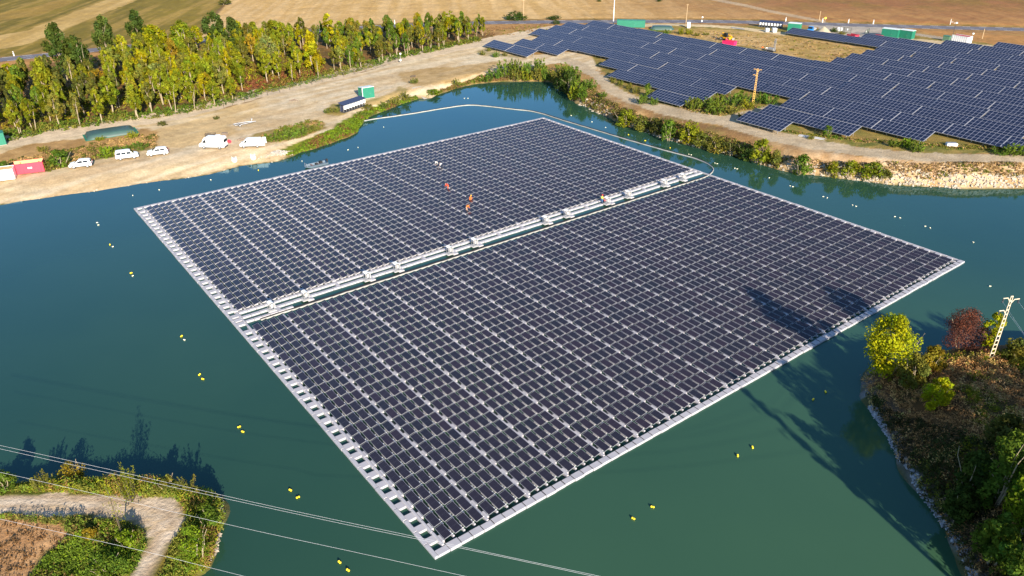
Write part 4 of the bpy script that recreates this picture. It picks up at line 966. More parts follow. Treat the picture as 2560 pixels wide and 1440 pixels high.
b.box((-2.9, 0, 1.02), (.05, 2., .4)); b.build('flatbed', alu, t); wheels(t, (1.7, -1.6), .85, .4); b = MB(); b.box((2.62, 0, .55), (.15, 1.8, .25)); b.build('bumper', white, t)
put_on(t, (2028,80), yaw((2040,72),(2022,82)), 'bright blue flatbed truck parked behind the far solar row', 'truck')
# red site boxes
for px, L, lab in [((2131,96), 3.6, 'red open skip behind the far solar row by the gravel apron'), ((2192,98), 3.0, 'red skip with white end in front of the larger green hut'), ((1823,112), 4.4, 'pink-red open skip with a pale ramp beside the telehandler')]:
    t = skip(pinkp if px[0] == 1823 else redp, redp, L, False); t.scale = (1, .85, .62); put_on(t, px, yaw((px[0]-12, px[1]-2), (px[0]+12, px[1]+2)), lab, 'container')
    if px[0] != 2131: b = MB(); b.box((L/2+.55, 0, .35), (1.1, 2.2, .12), M=Matrix.Rotation(.25, 4, 'Y')); b.build('pale_ramp', white, t)
# telehandler
ty = mat('machine_yellow', (.75, .36, .01), .45, var=.08)
t = empty('telehandler', (0, 0, 0)); b = MB(); b.box((0, 0, 1.0), (4.4, 1.5, .6), ch=.08); b.box((-1.6, .1, 1.5), (1.2, 1.4, .7), ch=.1); b.box((1.9, 0, .95), (.7, 1.9, .5), ch=.06); b.build('chassis', ty, t)
b = MB(); b.tube([(-2.2, .35, 2.25), (2.0, .35, 1.55)], .25, n=8); b.tube([(1.2, .35, 1.7), (2.7, .35, 1.15)], .18, n=8); b.build('boom', ty, t)
b = MB(); b.prism([(-.6,1.3),(-.7,2.2),(-.4,2.5),(.5,2.5),(.9,1.9),(1.0,1.3)], -.85, -.05); o = b.build('cab', darkgl, t, bevel=.03); b = MB(); b.box((.05, -.45, 2.54), (1.2, .95, .07), ch=.02); b.build('cab_roof', black, o)
wheels(t, (1.45, -1.45), .95, .62, .42); b = MB()
for y in (0, .7): b.box((3.4, y, .5), (1.3, .12, .06))
b.box((2.8, .35, .8), (.1, 1.2, .8)); b.build('fork', steel, t)
put_on(t, (1815,101), yaw((1800,98),(1828,103)), 'yellow telehandler parked on the bare ground behind the solar tables', 'telehandler')
# small pile driving rig
t = empty('pile_driver', (0, 0, 0)); b = MB(); b.box((0, 0, .8), (2.2, 1.3, .8), ch=.08); b.build('engine_box', steel, t); b = MB()
for s in (-1, 1): b.box((0, s*.75, .3), (2.6, .35, .55), ch=.12)
b.build('track', black, t); b = MB()
for x, y in ((1.0, -.25), (1.0, .25), (1.35, -.25), (1.35, .25)): b.box((x, y, 2.2), (.09, .09, 4.2))
for z in np.arange(.5, 4.3, .5): b.box((1.17, 0, z), (.42, .56, .06))
b.build('mast', steel, t); b = MB(); b.box((1.17, 0, 3.2), (.3, .4, .9), ch=.04); b.build('hammer', barkd, t)
put_on(t, (1927,129), yaw((1915,128),(1935,131)), 'grey pile driving rig with a lattice mast behind the solar tables', 'pile driver')
# pipes, boards, white box
t = empty('pipe_bundle', (0, 0, 0))
for k in range(5): b = MB(); b.tube([(-2.6+.2*rng.normal(), -.5+.25*k, .1+.1*(k % 2)), (2.6, -.5+.25*k, .1+.1*(k % 2))], .09, n=8); b.build('pipe', steel, t)
put_on(t, (1845,72), yaw((1825,70),(1862,75)), 'bundle of grey pipes lying beside the pale track near the road', 'pipes')
t = empty('rail_bundle', (0, 0, 0))
for k in range(4): b = MB(); b.box((.3*rng.normal(), -.6+.4*k, .08), (5.5, .14, .1), rz=.03*rng.normal()); b.build('rail', alu, t)
put_on(t, (2030,344), yaw((1990,338),(2080,352)), 'loose metal rails lying in the grass below the front solar tables', 'rails')
t = empty('roof_box', (0, 0, 0)); b = MB(); b.box((0, 0, .3), (2.1, 1.1, .6), ch=.06); b.build('case', white, t); b = MB(); b.box((0, 0, .63), (1.9, .95, .05), ch=.01); b.build('lid', steel, t)
put_on(t, (2378,364), yaw((2366,362),(2390,362)), 'white box lying on the grass between front solar tables and track', 'box')
# gates
def gate(L, side, sign):
    t = empty('metal_gate', (0, 0, 0)); b = MB()
    for x in (0, L/2, L): b.box((x, 0, 1.0), (.1, .1, 2.0))
    for z in (.15, 1.0, 1.95): b.box((L/2, 0, z), (L, .06, .06))
    b.build('gate_frame', grime, t); b = MB()
    for x in np.arange(.15, L, .22): b.box((x, .0, 1.05), (.035, .035, 1.75))
    b.build('bars', mat('gate_green', (.13, .16, .12), .6), t); b = MB()
    for (x0, w, h, z) in sign: b.box((x0, -.06, z), (w, .03, h))
    b.build('sign_panel', white, t); return t
put_on(gate(5.0, 1, [(.5, .9, 1.4, 1.1), (1.6, .6, 1.3, 1.1), (3.7, .35, .6, 1.3)]), (2092,80), yaw((2092,80),(2122,83)), 'left leaf of the site gate with white panels on it', 'gate', None)
put_on(gate(5.0, 1, [(1.0, .45, .6, 1.4)]), (2161,90), yaw((2161,90),(2190,84))+.35, 'right leaf of the site gate standing open beside the green huts', 'gate', None)
# masts, poles, posts
def pole_px(base, top): 
    P = G(*base); zz = np.arange(.5, 16, .05); q = np.array([P+[0, 0, z] for z in zz]); x, y = project(q); return P, float(zz[np.argmin(abs(y-top[1]))])
P, h_ = pole_px((1533,62), (1536,-6)); b = MB(); b.tube([(0, 0, 0), (0, 0, h_)], [.2, .12], n=10); t = empty('white_mast', P, 0, 'tall white steel mast rising beside the long green container', 'mast'); b.build('shaft', white, t); b = MB(); b.box((0, 0, h_+.05), (.8, .12, .12)); b.box((0, 0, .12), (.6, .6, .24)); b.build('fitting', steel, t)
woodp = mat('pole_wood', (.42, .30, .17), .9, var=.2)
for base, top, lab in [((1714,66), (1718,10), 'wooden utility pole behind the water tank near the white cabinet'), ((1309,51), (1309,0), 'wooden utility pole beside the round bush across the road'), ((2048,50), (2049,28), 'pale post at the mouth of the side road'), ((2455,97), (2461,72), 'thin dark post in the dry grass at the far right')]:
    P, h_ = pole_px(base, top); t = empty('utility_pole', P, 0, lab, 'pole', 'poles along the road'); b = MB(); b.tube([(0, 0, 0), (0, 0, h_)], [.14, .09], n=8); b.build('shaft', woodp, t); b = MB(); b.box((0, 0, h_-.25), (.9 if h_ > 4 else .3, .09, .1)); b.build('crossarm', woodp, t)
for base, top, lab in [((1002,158), (1002,133), 'slim camera mast with two white boxes at the edge of the wood'), ((1754,57), (1754,42), 'short white post with a box beside the road behind the tank'), ((2427,103), (2430,83), 'white camera post behind the white container'), ((2379,101), (2386,56), 'dark mast with white camera and arm beside the road')]:
    P, h_ = pole_px(base, top); t = empty('camera_mast', P, 0, lab, 'camera mast'); b = MB(); b.tube([(0, 0, 0), (0, 0, h_)], .06, n=8); b.build('shaft', grime if base[0] == 2379 else steel, t); b = MB(); b.box((.1, -.1, h_-.1), (.5, .4, .4), ch=.03); b.build('camera', white, t)
    b = MB(); b.box((0, -.1, h_*.32 if base[0] != 2379 else h_*.97), (.45, .35, .5) if base[0] != 2379 else (1.5, .08, .08), ch=.02); b.build('control_box', white, t)
P, h_ = pole_px((2375,62), (2380,48)); t = empty('white_post', P, 0, 'white post with a short arm on the far verge of the road at right', 'post'); b = MB(); b.tube([(0, 0, 0), (0, 0, h_)], .08, n=8); b.build('shaft', white, t); b = MB(); b.box((.5, 0, h_*.5), (1.0, .08, .08)); b.build('arm', white, t)
P, h_ = pole_px((2062,56), (2064,43)); t = empty('road_sign', P, 0, 'round yellow road sign at the side road junction', 'sign'); b = MB(); b.tube([(0, 0, 0), (0, 0, h_-.4)], .05, n=8); b.build('post', steel, t); b = MB(); b.disc((0, 0, h_-.35), .42, .04, 'y'); b.build('sign_disc', mat('sign_yellow', (.75, .5, .03), .5), t)
dp0 = None
for i, (x, o_, lab) in enumerate([(1974,4.6,'white road marker post behind the green transformer hut'),(2060,4.6,'white road marker post left of the side road junction'),(2121,4.6,'white road marker post right of the side road junction'),(2197,4.4,'white road marker post opposite the larger green hut'),(994,4.4,'white road marker post on the far verge above the dense strip of trees'),(21,4.4,'pale road marker post at the far left of the road')]):
    if dp0 is None:
        t = dp0 = empty('marker_post', (0, 0, 0)); b = MB(); b.box((0, 0, .75), (.3, .16, 1.5), taper=.8); b.build('post', white, t); b = MB(); b.box((0, 0, 1.2), (.29, .17, .2)); b.build('band', redl if False else grime, t)
    else: t = copy_tree(dp0)
    t.location = tuple(road_pt(x, o_)); tag(t, lab, 'marker post', 'road marker posts')
# concrete and steel lattice poles
def lattice(h, w0, w1, m, arms, name='lattice_pole'):
    t = empty(name, (0, 0, 0)); b = MB()
    for s in (-1, 1): b.tube([(s*w0/2, 0, -.6), (s*w1/2, 0, h)], .055, n=4)
    n = int(h/.55)
    for k in range(n+1):
        z = k*h/n; w = w0+(w1-w0)*z/h; b.box((0, 0, z), (w+.04, .09, .11))
    b.build('shaft', m, t)
    for (z, s, L) in arms:
        a = MB(); a.tube([(s*w1/2, 0, z), (s*(w1/2+.35), 0, z+.45), (s*(w1/2+L), 0, z+.45)], .06, n=6); o = a.build('arm', m, t)
        i = MB(); 
        for q in range(3): i.disc((s*(w1/2+L-.05), 0, z+.28-.16*q), .09, .07, 'z', n=8)
        i.build('insulator', grime, o)
    return t
pcon = mat('pole_concrete', (.55, .47, .33), .8, var=.12)
PB = G(2478,893); 
lp = lattice(8.1, .56, .26, pcon, [(7.5, -1, .95), (7.2, 1, 1.0), (5.9, -1, .95)]); lp.location = tuple(PB); lp.rotation_euler = (0, 0, R(12)); tag(lp, 'pale lattice power pole with three arms standing on the brown mound', 'power pole')
PB3 = G(1882,262); _, h3 = pole_px((1882,262), (1889,172))
lp3 = lattice(h3, .5, .22, mat('pole_ochre', (.60, .34, .08), .8, var=.12), [(h3-.5, -1, .9), (h3-.7, 1, .9), (h3-1.9, -1, .9)]); lp3.location = tuple(PB3); tag(lp3, 'ochre lattice power pole among green shrubs in front of the solar tables', 'power pole')
PB2 = np.array([45.2, 28.5, 0]); PB2[2] = gz(PB2); lp2 = lattice(11.6, .7, .34, pcon, [(10.9, -1, 1.1), (10.5, 1, 1.1), (9.1, -1, 1.1)]); lp2.location = tuple(PB2); tag(lp2, 'taller pale lattice power pole behind the mound trees carrying the near wires', 'power pole')
# wires
wire = mat('wire_aluminium', (.62, .60, .58), .4, metal=.3)
def wire_obj(pts, label, r=.010):
    b = MB(); q = spline(pts, 2.); b.tube([tuple(p) for p in q], r, n=5); o = b.build('power_line', wire); tag(o, label, 'power line', 'power lines')
def wz(x): return 8.6+2.2*(max(x, 0)/1500)**2
top2 = PB2+np.array([0, 0, 11.2])
for L, end, lab in [([(-160,1079),(0,1113.5),(320,1184),(640,1257),(850,1302),(1040,1342),(1280,1394),(1497,1440)], top2+[-1.2, 0, 0], 'upper of two close power lines crossing over the spit and array corner'), ([(-160,1086),(0,1122),(320,1193),(640,1263),(850,1308),(1040,1347),(1280,1397),(1480,1440)], top2+[1.2, 0, -.4], 'lower of two close power lines crossing over the spit and array corner'), ([(-160,1146),(0,1180.5),(170,1219),(400,1272),(640,1327),(900,1383),(1165,1441)], top2+[-1.2, 0, -1.7], 'single power line below the close pair crossing the lake'), ([(-160,1262),(110,1322),(360,1378),(480,1408),(608,1440)], top2+[.6, 0, -2.9], 'lowest power line crossing the gravel bend on the spit')]:
    (xa, ya), (xb, yb) = L[-2:]; L = L+[(xb+k*(xb-xa)/abs(xb-xa)*200, yb+k*(yb-ya)/abs(xb-xa)*200) for k in (1, 2)]; pts = [un(x, y, wz(x)) for x, y in L]; wire_obj(pts+[(pts[-1]*.45+end*.55)-np.array([0, 0, .6]), end], lab)
P1 = np.array(lp.location); a1 = np.array([math.cos(R(12)), math.sin(R(12)), 0])
for off, z, tgt, lab in [(-1.1, 7.6, (2434,850), 'left power line running down from the mound pole'), (.15, 6.0, (2505,850), 'middle power line running down from the mound pole'), (1.15, 7.25, (2548,850), 'right power line running down from the mound pole')]:
    a = P1+a1*off+[0, 0, z]; e = top2+np.array([off, 0, -.5]); m_ = (a+e)/2-[0, 0, 1.6]; wire_obj([a, a*.7+e*.3-[0, 0, 1.3], m_, a*.3+e*.7-[0, 0, 1.3], e], lab, .009)
# wire fence along the wood
fp = [G(x, y) for x, y in [(560,272),(640,247),(700,232),(780,212),(860,192),(940,173),(1000,152)]]; fs = spline([p[:2] for p in fp], 3.2)
t = empty('wire_fence', fp[3], 0, 'thin wire fence on dark posts between the wood and the sandy track', 'fence'); ti = Matrix.Translation(t.location).inverted()
for p in fs:
    z = float(land(p[0], p[1])); b = MB(); b.box((p[0], p[1], z+.7), (.09, .09, 1.5)); o = b.build('post', barkd, t); o.matrix_parent_inverse = ti
b = MB()
for zq in (.5, 1.0, 1.4): b.tube([(p[0], p[1], float(land(p[0], p[1]))+zq) for p in fs], .014, n=4)
o = b.build('wire', steel, t); o.matrix_parent_inverse = ti

# ------------------------------------------------------------------ people
skin = mat('skin', (.45, .26, .18), .6, var=.05)
def cloth(c): return mat('cloth_%02d_%02d_%02d' % tuple(int(x*99) for x in c), c, .85, var=.1)
POSE = {
 'stand': dict(pel=(0,0,.95), chest=(0,.03,1.35), neck=(0,.03,1.48), head=(0,.06,1.66), kL=(-.11,.04,.5), fL=(-.12,0,.07), kR=(.11,.06,.5), fR=(.13,.05,.07), eL=(-.3,.08,1.12), hL=(-.26,.3,.98), eR=(.3,.08,1.12), hR=(.26,.3,.98)),
 'bend': dict(pel=(0,-.12,.88), chest=(0,.26,1.12), neck=(0,.4,1.2), head=(0,.56,1.24), kL=(-.11,-.02,.46), fL=(-.13,-.1,.07), kR=(.12,.06,.46), fR=(.14,.08,.07), eL=(-.26,.45,.86), hL=(-.16,.55,.62), eR=(.26,.45,.86), hR=(.18,.58,.62)),
 'crouch': dict(pel=(0,-.1,.38), chest=(0,.15,.74), neck=(0,.22,.86), head=(0,.3,1.02), kL=(-.17,.32,.5), fL=(-.15,.02,.07), kR=(.17,.34,.48), fR=(.16,.05,.07), eL=(-.3,.32,.6), hL=(-.16,.55,.5), eR=(.3,.32,.6), hR=(.16,.55,.48))}
def person(P, rz, pose, shirt, trousers, label, vest=None, helmet=None, held=None):
    J = {k: Vector(v) for k, v in POSE[pose].items()}
    t = empty('person', P, rz, label, 'person')
    names = ['pel', 'chest', 'neck', 'head', 'kL', 'fL', 'tL', 'kR', 'fR', 'tR', 'sL', 'eL', 'hL', 'sR', 'eR', 'hR', 'hipL', 'hipR', 'crown']
    d = (J['chest']-J['pel']).normalized()
    J['hipL'] = J['pel']+Vector((-.1, 0, -.03)); J['hipR'] = J['pel']+Vector((.1, 0, -.03)); J['sL'] = J['chest']+Vector((-.19, 0, 0))+d*.06; J['sR'] = J['chest']+Vector((.19, 0, 0))+d*.06
    J['tL'] = J['fL']+Vector((0, .17, -.03)); J['tR'] = J['fR']+Vector((0, .17, -.03)); J['crown'] = J['head']+(J['head']-J['neck']).normalized()*.08
    E_ = [('pel','chest'),('chest','neck'),('neck','head'),('head','crown'),('pel','hipL'),('hipL','kL'),('kL','fL'),('fL','tL'),('pel','hipR'),('hipR','kR'),('kR','fR'),('fR','tR'),('chest','sL'),('sL','eL'),('eL','hL'),('chest','sR'),('sR','eR'),('eR','hR')]
    rad = dict(pel=.14, chest=.155, neck=.06, head=.10, crown=.075, hipL=.095, hipR=.095, kL=.06, kR=.06, fL=.05, fR=.05, tL=.04, tR=.04, sL=.065, sR=.065, eL=.045, eR=.045, hL=.035, hR=.035)
    me = bpy.data.meshes.new('tmp'); bm = bmesh.new(); lay = bm.verts.layers.skin.verify(); vs = {}
    for k in names:
        v = bm.verts.new(J[k]); vs[k] = v; v[lay].radius = (rad[k], rad[k]*(.72 if k in ('chest', 'pel') else 1)); v[lay].use_root = (k == 'pel')
    for a, b in E_: bm.edges.new((vs[a], vs[b]))
    bm.to_mesh(me); bm.free(); o = bpy.data.objects.new('tmp', me); C.objects.link(o)
    o.modifiers.new('s', 'SKIN').use_smooth_shade = True; o.modifiers.new('b', 'SUBSURF').levels = 1
    dg = bpy.context.evaluated_depsgraph_get(); me2 = bpy.data.meshes.new_from_object(o.evaluated_get(dg)); bpy.data.objects.remove(o)
    lab = {k: (0 if k in ('head', 'crown', 'neck', 'hL', 'hR') else 1 if k in ('chest', 'sL', 'sR', 'eL', 'eR') else 3 if k in ('fL', 'fR', 'tL', 'tR') else 2) for k in names}
    bm = bmesh.new(); bm.from_mesh(me2)
    pts = []; 
    for a, b in E_:
        for q in np.linspace(0, 1, 7): pts.append((J[a].lerp(J[b], q), lab[a] if q < .55 else lab[b]))
    for f in bm.faces:
        c = f.calc_center_median(); f.material_index = min(pts, key=lambda p: (p[0]-c).length_squared)[1]; f.smooth = True
    # fingers and a thumb on each hand
    for s, h, e in (('L', 'hL', 'eL'), ('R', 'hR', 'eR')):
        dr = (J[h]-J[e]).normalized(); sd_ = dr.cross(Vector((0, 0, 1))).normalized()
        for k in range(5):
            off = sd_*(-.03+.02*k) if k < 4 else sd_*.045; ln = (.075, .085, .08, .065, .05)[k]; bs = J[h]+dr*(.03 if k < 4 else 0)+off; tip = bs+dr*ln+(sd_*.03 if k == 4 else Vector((0, 0, -.02)))
            sq = [dr.cross(sd_)*.008, sd_*.008]; vv = [bm.verts.new(bs+a*sq[0]+b_*sq[1]) for a, b_ in ((-1, -1), (1, -1), (1, 1), (-1, 1))]+[bm.verts.new(tip+.6*(a*sq[0]+b_*sq[1])) for a, b_ in ((-1, -1), (1, -1), (1, 1), (-1, 1))]
            for f in ((0, 1, 5, 4), (1, 2, 6, 5), (2, 3, 7, 6), (3, 0, 4, 7), (4, 5, 6, 7)): bm.faces.new([vv[i] for i in f])
    idx_ = [f.material_index for f in bm.faces]; bm.to_mesh(me2); bm.free(); me2.name = 'body'; me2.materials.clear()
    for m in (skin, cloth(shirt), cloth(trousers), black): me2.materials.append(m)
    me2.polygons.foreach_set('material_index', idx_); me2.update()
    link('body', me2, t)
    hd = MB(); hc = J['head']+(J['crown']-J['head'])*.6
    hd.ball(hc, .125, n=12, sq=(1, 1.12, .95)); hd.build('helmet' if helmet else 'hair', cloth(helmet) if helmet else barkd, t, smooth=True)
    fc = MB(); fd = Vector((0, 1, -.1)).normalized() if pose != 'bend' else Vector((0, .6, -.8)).normalized(); f0 = J['head']+fd*.10
    fc.ball(f0+Vector((0, 0, -.01)), .018, n=6)
    for s in (-1, 1): fc.ball(J['head']+fd*.09+Vector((s*.035, 0, .025)), .012, n=6)
    fc.build('face', skin, t)
    if vest:
        v = MB(); a = J['pel']+(J['chest']-J['pel'])*.25; b = J['chest']+d*.1
        v.tube([a, a.lerp(b, .4), a.lerp(b, .8), b], [.17, .185, .19, .13], n=10); v.build('vest', cloth(vest), t, smooth=True)
    if held:
        h = MB(); m_ = (J['hL']+J['hR'])/2+Vector((0, .06, 0)); h.box(m_, (.45, .22, .22), ch=.03); h.build('held_case', redp, t)
    return t
def on_arr(x, y, z=.28):
    return un(x, y, z)
OR = (.75, .13, .01); RO = (.75, .05, .02); WH = (.7, .69, .66); NV = (.02, .025, .05); JE = (.07, .16, .35); YE = (.72, .75, .05)
person(on_arr(1094,417), R(150), 'bend', WH, NV, 'person in a white shirt bending over the panels, left of two', helmet=WH)
person(on_arr(1106,421), R(110), 'bend', WH, NV, 'person in a white shirt and dark trousers reaching left, right of two')
person(on_arr(1120,475), R(60), 'bend', RO, (.45,.08,.02), 'person in red-orange workwear bending alone below the white-shirted pair', vest=RO)
person(on_arr(1175,503), R(-40), 'crouch', OR, (.5,.12,.02), 'person in orange workwear crouching on a walkway strip', vest=OR, helmet=(.7,.4,.02))
person(on_arr(1167,529), R(-70), 'bend', OR, (.5,.3,.2), 'person in an orange vest bending, nearest of the orange workers', vest=OR)
person(W(51.1, cabv[8]-.5, .27), crz+R(-120), 'stand', YE, JE, 'person in a yellow vest and blue jeans standing at a cabinet on the walkway', vest=YE, helmet=RO)
person(W(50.9, cabv[8]+.35, .27), crz+R(150), 'bend', RO, (.4,.05,.04), 'person in red bending over a cabinet beside the yellow-vested worker', vest=RO, helmet=RO, held=True)
person(G(1789,103.5), R(200), 'stand', (.06,.06,.07), (.03,.03,.04), 'person in dark clothes standing left of the yellow telehandler')
person(G(1815,106), R(180), 'stand', (.6,.06,.06), (.15,.14,.16), 'person in a red top standing in front of the telehandler')
person(G(1905,128), R(180), 'stand', OR, (.06,.05,.05), 'person in an orange top standing left of the pile driving rig', vest=OR)
person(G(1915,130), R(180), 'stand', WH, (.05,.05,.06), 'person in a pale top standing close to the pile driving rig')
# ------------------------------------------------------------------ foliage
def leaf_quads(P, N, size, asp=.55):
    n = len(P); N = N/np.maximum(np.linalg.norm(N, axis=1), 1e-6)[:, None]
    a = rng.normal(size=(n, 3)); a -= (a*N).sum(1)[:, None]*N; a /= np.maximum(np.linalg.norm(a, axis=1), 1e-6)[:, None]; b = np.cross(N, a)
    s = (size*rng.uniform(.6, 1.4, n))[:, None] if np.ndim(size) == 0 else (size*rng.uniform(.6, 1.4, n))[:, None]
    V = np.stack([P-a*s, P+b*s*asp, P+a*s, P-b*s*asp], 1).reshape(-1, 3)
    return V, np.arange(4*n).reshape(n, 4)
def cloud(cent, rad, n, size, up=.35, shell=.45, flat=1.):
    """n leaves spread over clumps (cent, rad); returns points, normals, clump index"""
    cent = np.asarray(cent, float); rad = np.asarray(rad, float)
    w = rad**2; idx = rng.choice(len(cent), n, p=w/w.sum())
    d = rng.normal(size=(n, 3)); d /= np.linalg.norm(d, axis=1)[:, None]
    r = rad[idx]*rng.uniform(shell**3, 1, n)**(1/3.)
    q = d.copy(); q[:, 2] *= flat
    P = cent[idx]+q*r[:, None]; N = d+rng.normal(size=(n, 3))*.55+np.array([0, 0, up])
    return P, N, idx
def leaf_mesh(name, P, N, size, col, m, asp=.55):
    V, Fq = leaf_quads(P, N, size, asp); me = mesh_np(name, V, Fq, [m])
    a = me.color_attributes.new('col', 'FLOAT_COLOR', 'POINT'); c = np.repeat(col, 4, 0)
    a.data.foreach_set('color', np.c_[np.clip(c, 0, 1), np.ones(len(c))].astype(np.float32).ravel()); return me
def tint(idx, K, k1=.22, k2=.16, hue=.10):
    g = 1+k1*rng.normal(size=K); h = hue*rng.normal(size=K); g = np.clip(g, .5, 1.5)
    l = np.clip(1+k2*rng.normal(size=len(idx)), .5, 1.6)*g[idx]
    return np.clip(np.stack([l*(1+h[idx])*.62, l*.62, l*(1-h[idx])*.62], 1), 0, 1)
def crown_tree(H, w, z0, nl, size, K=26, prof='oval', m=None, stems=1, rk=1., flat=1.):
    """crown + trunk meshes, real metres"""
    cs = []; rs = []
    for i in range(K):
        t = rng.uniform(0, 1)**(.85); z = z0+(H-z0)*t
        if prof == 'oval': e = (math.sin(math.pi*min(1, .12+.86*t)))**.7
        elif prof == 'cone': e = (1-t)**.75*.95+.06
        elif prof == 'spire': e = (math.sin(math.pi*min(1, .2+.75*t)))**.6
        else: e = math.sqrt(max(.05, 1-(2*t-.9)**2*.9))
        a = rng.uniform(0, 6.28); r = w*e*math.sqrt(rng.uniform(.05, 1))*.78
        cs.append((r*math.cos(a), r*math.sin(a), z)); rs.append(w*rng.uniform(.22, .42)*(.55+.45*e))
    rs = np.minimum(rs, (H-z0)*.28)*rk
    P, N, ix = cloud(cs, rs, nl, size, flat=flat); c = leaf_mesh('crown', P, N, size, tint(ix, K), m or LEAF)
    b = MB()
    for s in range(stems):
        dx, dy = (rng.normal()*.35*w*(stems > 1), rng.normal()*.35*w*(stems > 1)); p = [(dx*.3, dy*.3, -.4)]
        for q in (.25, .5, .75, .95): p.append((dx*(.3+q)+.05*w*rng.normal(), dy*(.3+q)+.05*w*rng.normal(), H*q*.92))
        r0 = .013*H/stems**.4+.03; b.tube(p, [r0, r0*.8, r0*.6, r0*.35, .02], n=6)
    for i in range(5):
        j = int(rng.integers(K)); z = cs[j][2]; b.tube([(0, 0, max(z0*.6, z*.62)), (cs[j][0]*.5, cs[j][1]*.5, z*.85), cs[j]], [.012*H*.6, .01*H*.4, .015], n=5)
    return c, b.mesh('trunk', bark if stems > 0 else barkd)
def spray_shrub(H, w, nst, nl, size):
    P = []; N = []; ix = []
    b = MB()
    for s in range(nst):
        a = rng.uniform(0, 6.28); r = w*math.sqrt(rng.uniform(0, 1)); h = H*rng.uniform(.55, 1)*(1-.35*(r/w)**2)
        bx, by = r*.55*math.cos(a), r*.55*math.sin(a); tx, ty = r*math.cos(a)+.08*w*rng.normal(), r*math.sin(a)+.08*w*rng.normal()
        k = int(nl*h/H); t = rng.uniform(.08, 1, k)**.8
        q = np.stack([bx+(tx-bx)*t, by+(ty-by)*t, h*t], 1)+rng.normal(size=(k, 3))*.055*H*np.array([1, 1, .5])*(1.25-t)[:, None]
        d = rng.normal(size=(k, 3))*np.array([1, 1, .35])+np.array([0, 0, .25]); P.append(q); N.append(d); ix.append(np.full(k, s))
        b.tube([(bx*.6, by*.6, -.2), (tx, ty, h*.9)], [.025, .01], n=4, cap=False)
    P = np.vstack(P); N = np.vstack(N); ix = np.concatenate(ix)
    return leaf_mesh('foliage', P, N, size, tint(ix, nst, .18, .14, .08), LEAF, .5), b.mesh('stem', barkd)
def plant(name, meshes, P, sx, sz, rz, colr, label, cat, group=None):
    t = empty(name, P, rz, label, cat, group); t.scale = (sx, sx, sz)
    o = link(meshes[0].name.split('.')[0], meshes[0], t); o.color = (*colr, 1)
    link(meshes[1].name.split('.')[0], meshes[1], t); return t
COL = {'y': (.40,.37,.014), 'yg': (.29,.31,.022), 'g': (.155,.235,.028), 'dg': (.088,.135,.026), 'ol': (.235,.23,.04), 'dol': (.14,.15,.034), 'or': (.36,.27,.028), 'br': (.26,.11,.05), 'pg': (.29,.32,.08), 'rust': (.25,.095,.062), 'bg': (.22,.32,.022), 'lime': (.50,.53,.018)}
def shade(c, k=.12):
    c = np.array(COL[c])*1.15; return tuple(np.clip(c*(1+k*rng.normal())*(1+np.array([.06, 0, 0])*rng.normal()), .004, .9))
# prototypes (1 unit high families are scaled when placed)
PT = [crown_tree(9, rng.uniform(1.8, 2.5), rng.uniform(1.6, 3.2), 2600, .20, 46, 'oval', stems=int(rng.integers(1, 4)), rk=.62, flat=1.6) for _ in range(12)]
PB_ = [crown_tree(9, rng.uniform(2.6, 3.3), 1.0, 2600, .26, 60, 'round', stems=2, rk=.7, flat=1.4) for _ in range(5)]
PS_ = [crown_tree(9, rng.uniform(1.15, 1.45), .8, 700, .36, 30, 'spire') for _ in range(3)]
PC_ = [crown_tree(9, 3.0, .3, 2000, .36, 60, 'cone') for _ in range(1)]
SH = [spray_shrub(3., 1.5, 26, 34, .17) for _ in range(6)]
RB = [crown_tree(3, 1.7, .1, 800, .17, 34, 'round', stems=3) for _ in range(5)]
def hgt(base, top):
    P = G(*base); zz = np.arange(.3, 22, .1); q = P+np.outer(zz, [0, 0, 1.]); x, y = project(q); return P, float(zz[np.argmin(abs(y-top))])
def wpx(P, w): return w*np.dot(P-np.array([0, 0, CAMH]), FW)/F
